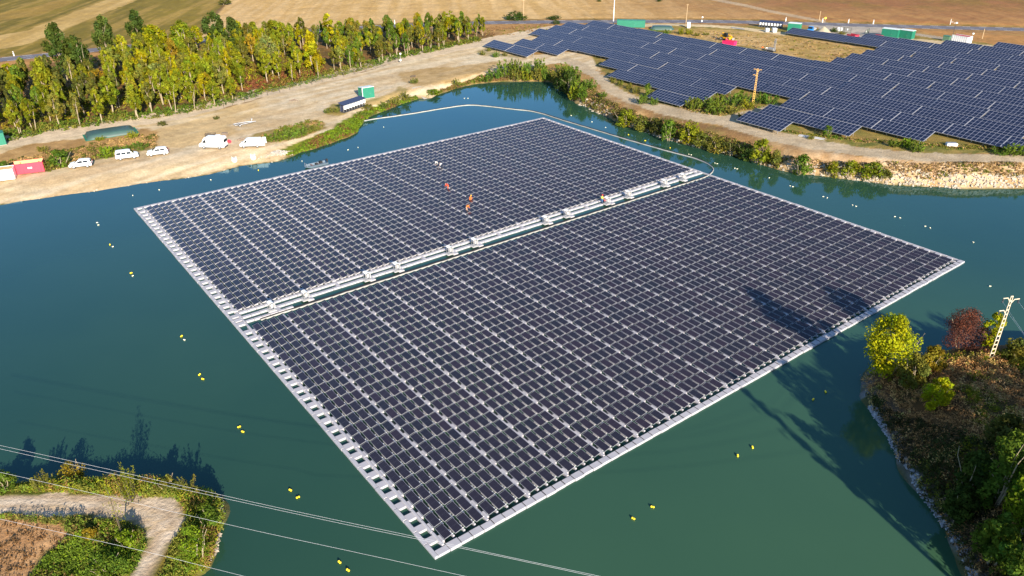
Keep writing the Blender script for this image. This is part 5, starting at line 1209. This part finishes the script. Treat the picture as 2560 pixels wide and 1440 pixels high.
# singled-out trees of the wood
for (x, yb, yt, w, fam, c, lab) in [
 (168,205,66,72,PB_,'dg','tall dark green tree at the left end of the wood, shading the road'), (212,200,92,60,PB_,'dg','dark green tree just right of the tallest left tree, beside the road'),
 (278,165,44,66,PB_,'dg','tall dark green tree standing before the green field, left of the yellow clump'), (352,120,28,60,PB_,'dg','dark green tree rising highest behind the yellow clump'),
 (395,150,66,72,PB_,'y','bright yellow tree in front of the highest dark tree'), (465,150,56,70,PB_,'yg','yellow-green tree at the middle of the back row of the wood'),
 (545,135,34,70,PB_,'dg','tall green tree at the field corner, left of a dark pair'), (592,140,48,60,PB_,'dg','dark green tree at the field corner, right of a pair'),
 (825,118,34,32,PS_,'y','slender yellow spire of a tree by the road'), (882,88,44,24,PS_,'yg','small slim tree between the yellow spire and the road'), (850,92,52,22,PS_,'yg','small slim tree right beside the yellow spire'),
 (1125,84,24,38,PS_,'yg','lone loose-crowned tree rising above the right end of the strip'), (783,172,81,60,PC_,'y','bright yellow cone-shaped tree alone at the edge of the wood'),
 (676,178,92,54,PB_,'pg','pale green tree left of the bright yellow cone'), (682,192,128,44,PT,'pg','small pale tree with visible trunk in the red undergrowth'), (640,120,58,50,PB_,'yg','yellow-green tree on the back edge right of the dark pair'),
 (690,110,52,60,PB_,'yg','broad yellow-green tree behind the pale green tree'), (752,104,58,46,PB_,'ol','olive tree behind the bright yellow cone'), (400,222,160,64,PB_,'pg','pale silvery tree in the middle of the front row'),
 (30,215,158,44,PT,'y','small yellow tree at the far left of the wood'), (125,260,150,56,PB_,'yg','yellow-green tree below the tallest left tree')]:
    P, h = hgt((x, yb), yt); q = fam[int(rng.integers(len(fam)))]; ww = wpx(P, w)
    base_w = {id(PB_): 5.6, id(PT): 3.6, id(PS_): 2.5, id(PC_): 5.6}[id(fam)]
    plant('tree', q, P, ww/base_w, h/9., rng.uniform(0, 6), shade(c, .05), lab, 'tree')
# the wood
wpoly = [tuple(G(x, y)[:2]) for x, y in [(-160,372),(0,342),(110,332),(300,304),(430,288),(540,268),(640,238),(740,212),(790,196),(900,172),(1000,142),(1100,122),(1205,98),(1225,84),(1100,78),(1000,82),(900,90),(800,100),(700,110),(560,112),(400,140),(300,160),(230,185),(90,205),(0,228),(-160,280)]]
wp = np.array(wpoly); pts = []
while len(pts) < 288:
    for _ in range(4000):
        p = rng.uniform(wp.min(0), wp.max(0))
        if not inpoly(np.array([p[0]]), np.array([p[1]]), wpoly)[0]: continue
        px, py = project(np.array([[p[0], p[1], 2.]])); px, py = px[0], py[0]
        dmin = 2.8 if px > 780 else 3.8
        if 590 < px < 790 and py > 165 and rng.uniform() < .86: continue
        if 740 < px < 830 and 130 < py < 190: continue
        if all((p[0]-q[0])**2+(p[1]-q[1])**2 > dmin**2 for q in pts): pts.append(p)
        if len(pts) >= 288: break
    else: break
GRP = {'y': 'yellow trees in the wood', 'yg': 'yellow-green trees in the wood', 'g': 'green trees in the wood', 'ol': 'olive trees in the wood', 'dol': 'dull dark trees in the wood', 'or': 'orange-tinged trees in the wood'}
NMS = {'y': 'yellow', 'yg': 'yellow-green', 'g': 'mid green', 'ol': 'olive', 'dol': 'dull dark olive', 'or': 'orange-tinged'}
for p in pts:
    z = float(land(p[0], p[1])); px, py = project(np.array([[p[0], p[1], z]])); px, py = float(px[0]), float(py[0])
    u = rng.uniform()
    if px > 780: c = 'g' if u < .28 else 'ol' if u < .58 else 'yg' if u < .82 else 'y' if u < .95 else 'or'; h = rng.uniform(5.0, 7.6); zone = 'narrow strip of trees along the road'
    elif px < 250: c = 'dol' if u < .38 else 'ol' if u < .62 else 'yg' if u < .88 else 'g'; h = rng.uniform(7.0, 9.5); zone = 'dense left end of the wood'
    else: c = 'yg' if u < .50 else 'y' if u < .70 else 'ol' if u < .96 else 'or'; h = rng.uniform(6.5, 9.5); zone = 'middle of the wood'
    q = PT[int(rng.integers(len(PT)))]
    plant('tree', q, (p[0], p[1], z), h/9*rng.uniform(.9, 1.25), h/9, rng.uniform(0, 6), shade(c), f'{NMS[c]} slender tree with thin pale trunk, {zone}', 'tree', GRP[c]+', '+zone)
# shrubs: x, base y, top y, width, family, colour, where
s_, r_ = SH, RB
shr = [
 (1215,203,180,42,s_,'g','on the far shore at the left end of the bank thicket'),(1238,196,162,36,s_,'g','far shore thicket, second from its left end'),(1264,192,140,46,s_,'g','tall in the left half of the far shore thicket'),(1292,190,139,46,s_,'g','tallest in the middle of the far shore thicket'),
 (1318,190,148,40,s_,'g','behind the middle of the far shore thicket'),(1286,200,164,42,s_,'ol','olive one at the water under the far shore thicket'),(1318,201,166,40,s_,'yg','yellowish one at the water under the far shore thicket'),(1344,200,162,38,s_,'ol','olive one at the water right of the yellowish one'),
 (1352,184,138,46,s_,'g','under the corner of the front solar table on the far shore'),(1366,198,166,34,s_,'g','right end of the far shore, beside the dark corner bushes'),(1392,208,168,42,s_,'ol','at the bend of the shore below the track'),(1408,192,150,46,s_,'g','tall at the bend between shore and track'),(1432,205,158,46,s_,'g','beside the gravel track at the shore bend'),
 (1420,232,180,46,r_,'dg','dark one overhanging the water at the shore bend'),(1398,228,196,42,r_,'dg','dark one left of the overhanging bush at the bend'),(1448,232,190,54,s_,'g','broad, above the dark bushes at the bend'),(1476,222,192,38,s_,'g','beside the track above the start of the stony slope'),(1434,250,208,38,s_,'yg','yellowish at the water where the stony slope begins'),(1456,252,218,32,r_,'g','at the water at the foot of the stony slope'),(1508,242,226,26,s_,'g','small, alone on top of the stony slope beside the track'),
 (1141,214,194,24,s_,'ol','lone olive one on the bank right of the slipway'),(1082,236,222,42,r_,'bg','low bright mat between slipway and water'),(1012,250,224,30,s_,'ol','olive one left of the slipway'),(985,262,236,38,s_,'ol','olive one in the bright bank grass near the slipway'),(962,270,250,32,s_,'ol','olive one in the bright bank grass below the hut'),(920,276,262,34,r_,'ol','at the end of the inverter shelter above the bank'),(905,290,276,34,s_,'g','low where the floating cable leaves the shore'),
 (1618,242,210,28,r_,'g','round one against the solar tables by the track bend'),(1606,260,232,34,s_,'g','feathery one beside the track under the solar tables'),(1634,262,238,26,s_,'g','feathery, touching the solar table corner by the track'),(1532,206,188,18,s_,'ol','thin weedy one under the stepped tables, farthest'),(1552,214,198,20,s_,'ol','thin weedy one under the stepped tables, second'),(1572,222,204,22,s_,'ol','thin weedy one under the stepped tables, third'),(1590,234,214,22,s_,'ol','thin weedy one under the stepped tables, nearest'),
 (1735,273,238,50,s_,'g','left end of the thicket around the ochre pole'),(1762,270,232,46,s_,'g','thicket around the ochre pole, left part behind'),(1792,268,230,46,s_,'g','thicket around the ochre pole, back row'),(1822,264,224,46,s_,'g','thicket left behind the ochre pole'),(1852,260,220,46,s_,'g','tall, immediately left of the ochre pole'),(1900,258,226,42,s_,'g','immediately right of the ochre pole'),(1924,262,228,40,s_,'g','right end of the thicket around the ochre pole'),(1785,284,254,54,s_,'g','low front of the thicket near the track spur'),(1828,282,254,50,s_,'ol','olive front of the thicket near the track spur'),(1868,272,244,40,s_,'yg','yellowish at the foot of the ochre pole'),(1858,296,278,30,s_,'ol','beside the corner of the solar table at the spur end'),
 (2066,341,315,28,r_,'g','dense round one at the edge of the front solar table'),(2026,348,332,20,s_,'ol','small beside the loose metal rails'),(2236,366,344,40,s_,'g','left of a trio before the front tables'),(2264,367,341,38,s_,'bg','middle of a trio before the front tables'),(2293,380,346,44,s_,'g','right of a trio before the front tables, beside the track'),(2500,386,362,50,s_,'g','left of the clump at the right edge below the last table'),(2530,387,352,50,s_,'g','middle of the clump at the right edge below the last table'),(2558,388,352,44,s_,'g','cut by the right edge above the track'),
 (1562,314,274,58,r_,'yg','broad yellowish on the right bank, first after the stony slope'),(1606,326,290,54,r_,'ol','olive on the right bank beyond the broad yellowish one'),(1640,336,300,40,r_,'dol','dark on the right bank before the bright tall one'),(1672,354,302,54,r_,'g','bright green leafy, tall, standing at the right bank water'),(1724,354,302,66,r_,'yg','large yellow-green, right of the tall leafy bush'),(1752,370,334,46,r_,'ol','olive on the slope right of the large yellow-green bush'),(1790,380,338,58,r_,'ol','wide olive in the middle of the right bank'),(1826,390,350,56,r_,'dol','dull dark in the middle of the right bank'),(1862,400,356,46,r_,'dg','dark with a deep shadow left of the round yellow one'),(1902,410,352,60,r_,'yg','round yellow-green on the right bank before the gap'),(1934,418,376,38,r_,'ol','olive, last before the bare stony bank'),
 (2001,440,390,54,r_,'g','dense round green, alone at the water on the stony bank'),(2076,441,404,42,r_,'yg','small yellowish at the water right of the round green bush'),(2124,446,404,52,r_,'yg','yellow-olive, left of a pair on the stony bank'),(2174,449,404,62,r_,'yg','yellow-olive, right and larger of a pair on the stony bank'),(2210,452,424,36,r_,'ol','low olive ending the row on the stony bank'),
 (150,417,378,66,r_,'g','large bright green behind the red container'),(116,424,396,44,s_,'ol','olive left of the large green one behind the containers'),(62,428,398,50,s_,'ol','olive behind the white container'),(16,430,404,36,r_,'g','small green at the left edge behind the white container'),(268,392,362,56,s_,'bg','bright feathery behind the minivan, left'),(308,378,358,42,s_,'g','feathery behind the minivan, right'),(350,372,352,50,s_,'g','low green behind the second car'),(252,350,338,30,s_,'yg','small at the near side of the left water tank'),(330,345,326,34,s_,'yg','at the right end of the left water tank'),(108,378,362,30,s_,'ol','small on the dry verge below the track at left'),
 (688,352,326,56,s_,'g','left part of the green island beside the small van'),(718,348,318,56,s_,'g','middle of the green island on the sand'),(748,340,312,48,s_,'g','right part of the green island on the sand'),(776,328,306,44,s_,'ol','olive tip of the green island on the sand'),(656,352,338,36,s_,'ol','low at the left tip of the green island'),(838,280,262,30,s_,'ol','tuft left of the inverter shelter'),(820,282,268,24,s_,'ol','outer tuft left of the inverter shelter'),(540,298,288,20,s_,'dol','small dark on the sand left of the trailer'),(408,312,302,36,s_,'dol','low dark on the sand right of the left water tank'),
 (1290,50,28,62,r_,'dg','large round dark one across the road'),(1386,48,39,40,r_,'dg','low dark one on the far verge of the road'),(1389,61,50,24,r_,'dg','small dark one at the tip of the far solar tables'),(565,12,-8,36,r_,'dol','dark one at the top between the green and pale fields'),(1703,86,66,22,s_,'yg','at the foot of the wooden pole behind the tank'),(1722,86,68,24,s_,'yg','below the tall white utility cabinet'),(1660,84,73,40,s_,'g','low in front of the far water tank, right'),(1632,82,72,36,s_,'g','low in front of the far water tank, left'),(1742,90,79,18,s_,'ol','small on the bare ground behind the tables'),(1765,88,78,18,s_,'ol','small, alone left of the pipe bundle'),(2086,80,66,26,s_,'dg','dark upright beside the gravel heap'),(2104,86,76,24,s_,'ol','left of the site gate'),
 (1240,143,126,22,s_,'g','on the sandy ground below the leftmost solar table, largest'),(1206,138,124,18,s_,'ol','on the sandy ground near the pale track, left'),(1262,140,128,16,s_,'ol','on the sandy ground below the leftmost table, right'),(1222,128,118,16,s_,'ol','small at the tip of the leftmost solar table'),(1035,208,192,26,s_,'ol','tuft in the dry patch beside the dark debris'),
 (2240,84,74,18,s_,'ol','between the two green huts'),(1650,4,-4,16,r_,'dg','tiny dark one in the stubble at the top edge'),(1498,4,-3,12,r_,'dg','tiny dark one at the top edge left of the mast')]
for (x, yb, yt, w, fam, c, lab) in shr:
    P, h = hgt((x, yb), yt); q = fam[int(rng.integers(len(fam)))]; ww = wpx(P, w); cn2 = {'g': 'green', 'ol': 'olive', 'yg': 'yellow-green', 'dg': 'dark green', 'bg': 'bright green', 'dol': 'dull olive'}[c]
    kind = 'feathery' if fam is SH else 'bushy'
    l = f'{kind} shrub, {lab}' if len(lab.split()) > 11 else f'{cn2} {kind} shrub, {lab}'
    plant('shrub', q, P-np.array([0, 0, .05]), ww/(3.3 if fam is RB else 3.0), h/3., rng.uniform(0, 6), shade(c, .06), l, 'shrub')
# the mound: bigger, finer plants
def bigtree(name, base, top, w, c, prof, nl, size, lab, cat, z0=.12, K=60, P=None, h=None, ww=None):
    if P is None: P, h = hgt(base, top); ww = wpx(P, w)
    t = plant(name, crown_tree(h, ww/2*1.08, h*z0, nl, size, K, prof, stems=2), P-np.array([0, 0, .1]), 1, 1, 0, COL[c], lab, cat); return t
bigtree('tree', (2206,938), 792, 118, 'lime', 'round', 8000, .14, 'bright yellow-green tree at the tip of the mound beside the water', 'tree', K=80)
bigtree('shrub', (2406,872), 783, 118, 'rust', 'round', 13000, .075, 'round rust-red bush at the back of the mound left of the lattice pole', 'shrub', .05, 70)
bigtree('shrub', (2468,872), 782, 50, 'lime', 'round', 2600, .12, 'yellow-green bush tucked right of the rust-red bush', 'shrub', .05, 34)
bigtree('shrub', (2325,925), 866, 60, 'or', 'round', 1800, .14, 'orange-yellow bush between the yellow tree and the rust-red bush', 'shrub', .02, 30)
bigtree('shrub', (2275,965), 888, 70, 'ol', 'round', 2400, .15, 'olive bush at the foot of the yellow-green mound tree', 'shrub', .02, 34)
bigtree('shrub', (2335,1015), 945, 74, 'lime', 'round', 3400, .12, 'yellowish bush at the sunlit edge of the mound, below the yellow tree', 'shrub', .02, 34)
bigtree('shrub', (2540,900), 850, 70, 'ol', 'round', 2000, .15, 'olive bush at the right frame edge beside the lattice pole', 'shrub', .02, 30)
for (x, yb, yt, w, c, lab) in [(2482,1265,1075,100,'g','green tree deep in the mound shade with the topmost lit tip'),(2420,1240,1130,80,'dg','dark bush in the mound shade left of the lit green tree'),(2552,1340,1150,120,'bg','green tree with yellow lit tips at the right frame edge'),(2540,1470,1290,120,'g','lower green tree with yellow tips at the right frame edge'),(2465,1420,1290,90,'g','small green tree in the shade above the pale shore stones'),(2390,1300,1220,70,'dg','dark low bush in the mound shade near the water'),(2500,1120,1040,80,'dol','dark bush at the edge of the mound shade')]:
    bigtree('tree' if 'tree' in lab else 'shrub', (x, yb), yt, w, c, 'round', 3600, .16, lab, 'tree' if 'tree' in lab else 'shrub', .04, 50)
for i, (x, y, h, w) in enumerate([(49,33,7.5,6),(47.5,37.5,7,6),(61,41,11,8),(53,35.5,11,8),(56.5,37.5,11.5,8),(50.5,36.5,8.5,7),(53,40,8.5,7),(58,44,9,7),(64,46,10.5,7),(70,50,10,7),(52,26,9.5,7),(57,33,12.5,8),(63,37,12.5,8),(70,41,12,8),(76,46,12,8)]):
    bigtree('tree', None, None, None, 'g', 'round', 2600, .24, f'tall green tree behind the mound outside the photo, {ORD[i+1]} of the shading group', 'tree', .08, 50, P=np.array([x, y, gz((x, y))]), h=h, ww=w)
P_ = np.array([43.6, 32.5, 0]); P_[2] = gz(P_); plant('tree', crown_tree(13.5, .75, .8, 1500, .2, 40, 'spire', stems=1), P_, 1, 1, 0, COL['g'], 'tall slender poplar beyond the lower right edge casting the long thin shadow', 'tree')
# spit shrubs
for (x, yb, yt, w, fam, c, lab) in [(330,1250,1152,56,'s','yg','tall leafy poplar sapling on the spit above the gravel bend'),(254,1188,1152,14,'s','yg','thin upright sapling on the spit left of the leafy one'),(186,1210,1158,70,'r','or','orange dry bush on the spit bank'),(110,1222,1172,60,'s','ol','feathery olive reed clump on the spit bank'),(475,1235,1186,70,'s','ol','feathery olive clump near the tip of the spit'),(520,1320,1260,60,'r','g','green bush on the water side of the spit'),(495,1400,1320,90,'r','bg','large bright green bush beside the narrow track'),(318,1370,1336,60,'r','bg','bright green bush inside the gravel bend'),(225,1345,1322,40,'r','or','orange dry bush inside the gravel bend'),(420,1225,1190,50,'r','ol','olive bush on the bank right of the leafy sapling'),(20,1225,1182,60,'r','g','green bush at the left edge of the spit bank'),(270,1440,1400,110,'r','g','wide green bush at the bottom edge inside the bend')]:
    P, h = hgt((x, yb), yt); ww = wpx(P, w)
    q = spray_shrub(h, ww/2, 18 if w > 20 else 4, 70, .085) if fam == 's' else crown_tree(h, ww/2, .05, 1500, .10, 34, 'round', stems=3)
    plant('shrub', q, P-np.array([0, 0, .05]), 1, 1, 0, COL[c], lab, 'shrub')

# ------------------------------------------------------------------ ground cover
def scatter(name, polys, n, r, h, size, cols, seed, per=14, keep=None, asp=.5, up=.5, label=None, pxs=True, world=None):
    """tufts of leaves over the ground inside polygons (photo pixels turned into ground points)"""
    cc_ = []
    for L in polys:
        wpl = np.array([G(x, y)[:2] for x, y in L]) if world is None else np.array(L); lo, hi = wpl.min(0), wpl.max(0); k = 0; ar = 0
        for i in range(len(wpl)): ar += wpl[i-1][0]*wpl[i][1]-wpl[i][0]*wpl[i-1][1]
        cc_.append((wpl, lo, hi, abs(ar)/2))
    tot = sum(c[3] for c in cc_); pts_ = []
    for wpl, lo, hi, ar in cc_:
        m_ = max(4, int(n*ar/tot)); q = rng.uniform(lo, hi, (int(m_*(np.prod(hi-lo)/max(ar, 1e-3)))+20, 2)); q = q[inpoly(q[:, 0], q[:, 1], wpl)]; pts_.append(q[:m_])
    q = np.vstack(pts_); z = land(q[:, 0], q[:, 1]); ok = z > .06
    if keep is not None: ok &= keep(q[:, 0], q[:, 1])
    q = q[ok]; z = z[ok]; K = len(q)
    nse = np.clip((fbm(q[:, 0], q[:, 1], r*9, seed)-.5)*3+.5, 0, 1)
    rr = r*rng.uniform(.6, 1.3, K); hh = h*rng.uniform(.5, 1.3, K)*(.6+.8*nse)
    ix = np.repeat(np.arange(K), per); N_ = len(ix); d = rng.normal(size=(N_, 3)); d /= np.linalg.norm(d, axis=1)[:, None]; d[:, 2] = np.abs(d[:, 2])
    P = np.c_[q, z][ix]+d*np.c_[rr, rr, hh][ix]*rng.uniform(.3, 1, N_)[:, None]
    Nn = d*np.array([1, 1, .5])+rng.normal(size=(N_, 3))*.6+np.array([0, 0, up])
    cs = np.array(cols); pick = np.clip((nse+.22*rng.normal(size=K))*len(cs), 0, len(cs)-1e-3).astype(int)
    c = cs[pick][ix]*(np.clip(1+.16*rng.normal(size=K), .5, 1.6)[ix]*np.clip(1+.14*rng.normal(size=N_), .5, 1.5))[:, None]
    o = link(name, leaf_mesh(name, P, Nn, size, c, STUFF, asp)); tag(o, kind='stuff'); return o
A_ = lambda *k: [tuple(np.array(COL[c])*.62) for c in k]
dryc = [(.34,.22,.085), (.27,.17,.07)]; brn = [(.16,.085,.035), (.20,.105,.04), (.11,.065,.03)]
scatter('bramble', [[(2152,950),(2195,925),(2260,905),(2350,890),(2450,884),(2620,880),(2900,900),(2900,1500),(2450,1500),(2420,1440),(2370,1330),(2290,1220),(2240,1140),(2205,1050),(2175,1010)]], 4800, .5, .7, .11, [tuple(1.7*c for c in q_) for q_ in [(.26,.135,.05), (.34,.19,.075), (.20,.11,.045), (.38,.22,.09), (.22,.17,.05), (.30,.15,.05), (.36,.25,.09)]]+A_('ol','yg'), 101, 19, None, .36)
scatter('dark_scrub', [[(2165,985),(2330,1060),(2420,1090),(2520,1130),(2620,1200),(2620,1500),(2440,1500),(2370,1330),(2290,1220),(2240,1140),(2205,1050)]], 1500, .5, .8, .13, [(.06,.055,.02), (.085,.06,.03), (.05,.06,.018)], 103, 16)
notrack = lambda x, y: ~inpoly(*project(np.c_[x, y, land(x, y)]), TWP)
scatter('spit_grass', [[(-120,1222),(0,1218),(150,1209),(300,1204),(450,1217),(530,1238),(553,1252),(560,1285),(555,1330),(545,1372),(518,1425),(470,1500),(390,1500),(440,1345),(470,1300),(455,1255),(330,1250),(110,1240),(-120,1240)]], 4200, .38, .95, .13, [tuple(1.35*c for c in q) for q in A_('ol','g','ol','g','yg')]+[(.26,.16,.05)], 105, 18, notrack, .26, .05)
scatter('spit_grass', [[(-120,1290),(100,1296),(250,1305),(330,1312),(360,1340),(362,1370),(330,1425),(290,1500),(40,1500),(110,1400),(180,1340),(160,1315),(60,1300)]], 2800, .36, .6, .13, [tuple(1.3*c for c in q) for q in A_('g','bg','ol')+[(.18,.12,.04)]+A_('g','dol')], 107, 17, notrack, .28, .05)
scatter('dry_scrub', [[(-120,1298),(60,1292),(150,1315),(170,1338),(100,1400),(40,1500),(-120,1500)]], 260, .5, .3, .09, brn, 108, 12, notrack)
scatter('bank_grass', [[(712,388),(770,352),(840,322),(890,292),(910,278),(950,264),(1042,240),(1046,248),(935,292),(905,306),(900,330),(850,357),(765,385)]], 1300, .6, .5, .20, A_('bg','g','g','bg')+[(.15,.085,.03)], 109, 12)
scatter('bank_grass', [[(1062,248),(1085,238),(1110,228),(1180,206),(1240,202),(1330,200),(1378,202),(1400,222),(1370,190),(1290,186),(1200,190),(1130,214)]], 700, .6, .5, .2, [(.17,.10,.04)]+A_('ol','g'), 111, 12)
scatter('bank_grass', [[(1395,215),(1440,250),(1500,280),(1560,308),(1650,338),(1760,368),(1850,388),(1940,420),(1960,400),(1850,352),(1720,318),(1600,288),(1520,252),(1470,212),(1420,180)]], 1900, .6, .55, .2, A_('ol')+[(.15,.10,.045)]+A_('dol')+dryc[1:]+A_('ol'), 113, 12, lambda x, y: polyline_dist(*project(np.c_[x, y, land(x, y)]), [(1452,166),(1492,190),(1520,215),(1570,245),(1640,271),(1720,290),(1800,303),(1900,330),(1960,346)]) > 13)
scatter('bank_grass', [[(1950,400),(2100,405),(2300,410),(2600,410),(2600,450),(2300,448),(2150,436),(2000,420)]], 900, .45, .3, .17, dryc+[(.20,.13,.07)]+A_('ol'), 115, 10)
scatter('wood_undergrowth', [[(-60,372),(110,334),(300,305),(430,290),(560,264),(650,238),(640,226),(540,244),(420,270),(290,285),(100,312),(-60,340)],[(640,240),(760,212),(900,178),(1000,146),(1100,126),(1205,102),(1190,94),(1090,114),(990,134),(890,160),(760,198),(640,226)]], 1500, .8, .9, .26, A_('g','dg','g','ol'), 117, 12)
scatter('wood_undergrowth', [[(0,330),(300,285),(560,235),(790,190),(820,150),(700,110),(500,130),(300,180),(100,240),(0,270)]], 1500, 1.0, 2.0, .28, A_('ol','yg','or','yg','y','ol'), 119, 16)
scatter('red_undergrowth', [[(585,225),(640,232),(760,205),(815,180),(800,150),(740,160),(700,170),(620,160),(580,190)]], 420, 1.0, 1.1, .28, [(.20,.075,.03), (.16,.06,.03), (.18,.11,.03)], 121, 14)
scatter('verge_grass', [[(-60,430),(0,405),(110,385),(230,360),(330,340),(400,335),(390,368),(330,374),(240,398),(120,430),(0,438)]], 800, .7, .45, .22, dryc+A_('ol','dol')+[(.3,.19,.08)], 123, 12)
scatter('verge_grass', [[(645,345),(700,318),(770,300),(812,306),(800,325),(740,348),(690,356)]], 240, .6, .4, .2, A_('ol','g')+dryc, 125, 12)
scatter('meadow_grass', [[(1500,185),(1580,210),(1680,262),(1720,280),(1800,290),(1850,276),(1930,268),(1830,268),(1720,262),(1640,240),(1560,205)],[(1850,300),(1960,330),(2100,350),(2300,366),(2560,384),(2560,372),(2320,358),(2120,345),(1950,325),(1860,292)]], 900, .5, .3, .18, A_('ol','ol')+dryc+A_('g'), 127, 10)
scatter('meadow_grass', [[(1650,84),(1760,76),(1960,92),(2180,126),(2100,158),(1950,132),(1780,98)]], 420, .7, .25, .25, dryc+A_('ol')+dryc, 129, 8)
scatter('road_verge', [[(1090,78),(1250,66),(1400,62),(1400,70),(1300,84),(1200,98)],[(150,160),(300,140),(450,118),(640,98),(640,108),(450,130),(300,160),(180,185)],[(-60,200),(0,178),(130,160),(130,215),(0,235),(-60,250)]], 500, .7, .35, .25, [(.22,.13,.06), (.26,.15,.06)]+A_('ol'), 131, 8)
# stones along the banks
def stones(name, polys, n, s, seed, m):
    pts_ = []
    for L in polys:
        wpl = np.array([G(x, y)[:2] for x, y in L]); lo, hi = wpl.min(0), wpl.max(0); q = rng.uniform(lo, hi, (n*6, 2)); q = q[inpoly(q[:, 0], q[:, 1], wpl)][:n]; pts_.append(q)
    q = np.vstack(pts_); z = land(q[:, 0], q[:, 1]); ok = z > -.25; q = q[ok]; z = z[ok]; K = len(q)
    base = np.array([(-1,-1,-.6),(1,-1,-.6),(1,1,-.6),(-1,1,-.6),(-.7,-.7,.7),(.7,-.7,.7),(.7,.7,.7),(-.7,.7,.7)], float)
    f = np.array([(0,1,5,4),(1,2,6,5),(2,3,7,6),(3,0,4,7),(4,5,6,7)])
    V = np.zeros((K, 8, 3)); 
    for i in range(K):
        a = rng.uniform(0, 6.28); M_ = np.array(Matrix.Rotation(a, 3, 'Z') @ Matrix.Rotation(rng.uniform(-.6, .6), 3, 'X'))
        V[i] = ((base*(1+.28*rng.normal(size=(8, 3))))*s*rng.uniform(.35, 1.3)*np.array([1, rng.uniform(.5, 1), rng.uniform(.4, .9)]))@M_.T+[q[i, 0], q[i, 1], z[i]+.04]
    o = link(name, mesh_np(name, V.reshape(-1, 3), (f[None]+8*np.arange(K)[:, None, None]).reshape(-1, 4), [m])); tag(o, kind='stuff')
stone = mat("limestone", (.36, .30, .23), .9, var=.35, scale=.9); stoneg = mat('grey_stone', (.30, .29, .30), .9, var=.3, scale=1.5)
stones('bank_stones', [[(1950,418),(2060,436),(2230,458),(2400,467),(2580,468),(2580,440),(2400,432),(2230,425),(2060,415),(1960,402)],[(1950,428),(2060,440),(2230,463),(2400,472),(2580,473),(2580,463),(2400,462),(2230,453),(2060,432),(1960,420)]], 520, .27, 1, stone)
stones('bank_stones', [[(1440,262),(1520,298),(1600,328),(1650,346),(1660,338),(1600,316),(1540,290),(1510,260),(1470,238)],[(1650,346),(1750,371),(1850,394),(1960,430),(1960,422),(1850,384),(1750,364),(1660,340)]], 300, .30, 2, stone)
stones('beach_stones', [[(0,514),(250,480),(520,439),(700,404),(735,390),(730,384),(690,396),(520,432),(250,473),(0,505)],[(640,400),(720,388),(740,378),(700,380),(650,392)]], 200, .16, 3, stone)
stones('shore_stones', [[(2235,1140),(2290,1222),(2370,1332),(2430,1450),(2450,1450),(2395,1330),(2310,1215),(2255,1140)],[(2170,1015),(2240,1140),(2255,1135),(2190,1010)]], 260, .17, 4, stoneg)
stones('shore_stones', [[(530,1236),(556,1250),(563,1288),(555,1312),(540,1300),(545,1255)],[(500,1440),(545,1380),(556,1335),(545,1330),(530,1375)]], 170, .10, 5, stone)
for n_, o in (('pr', T0), ('cab', cab0)): pass
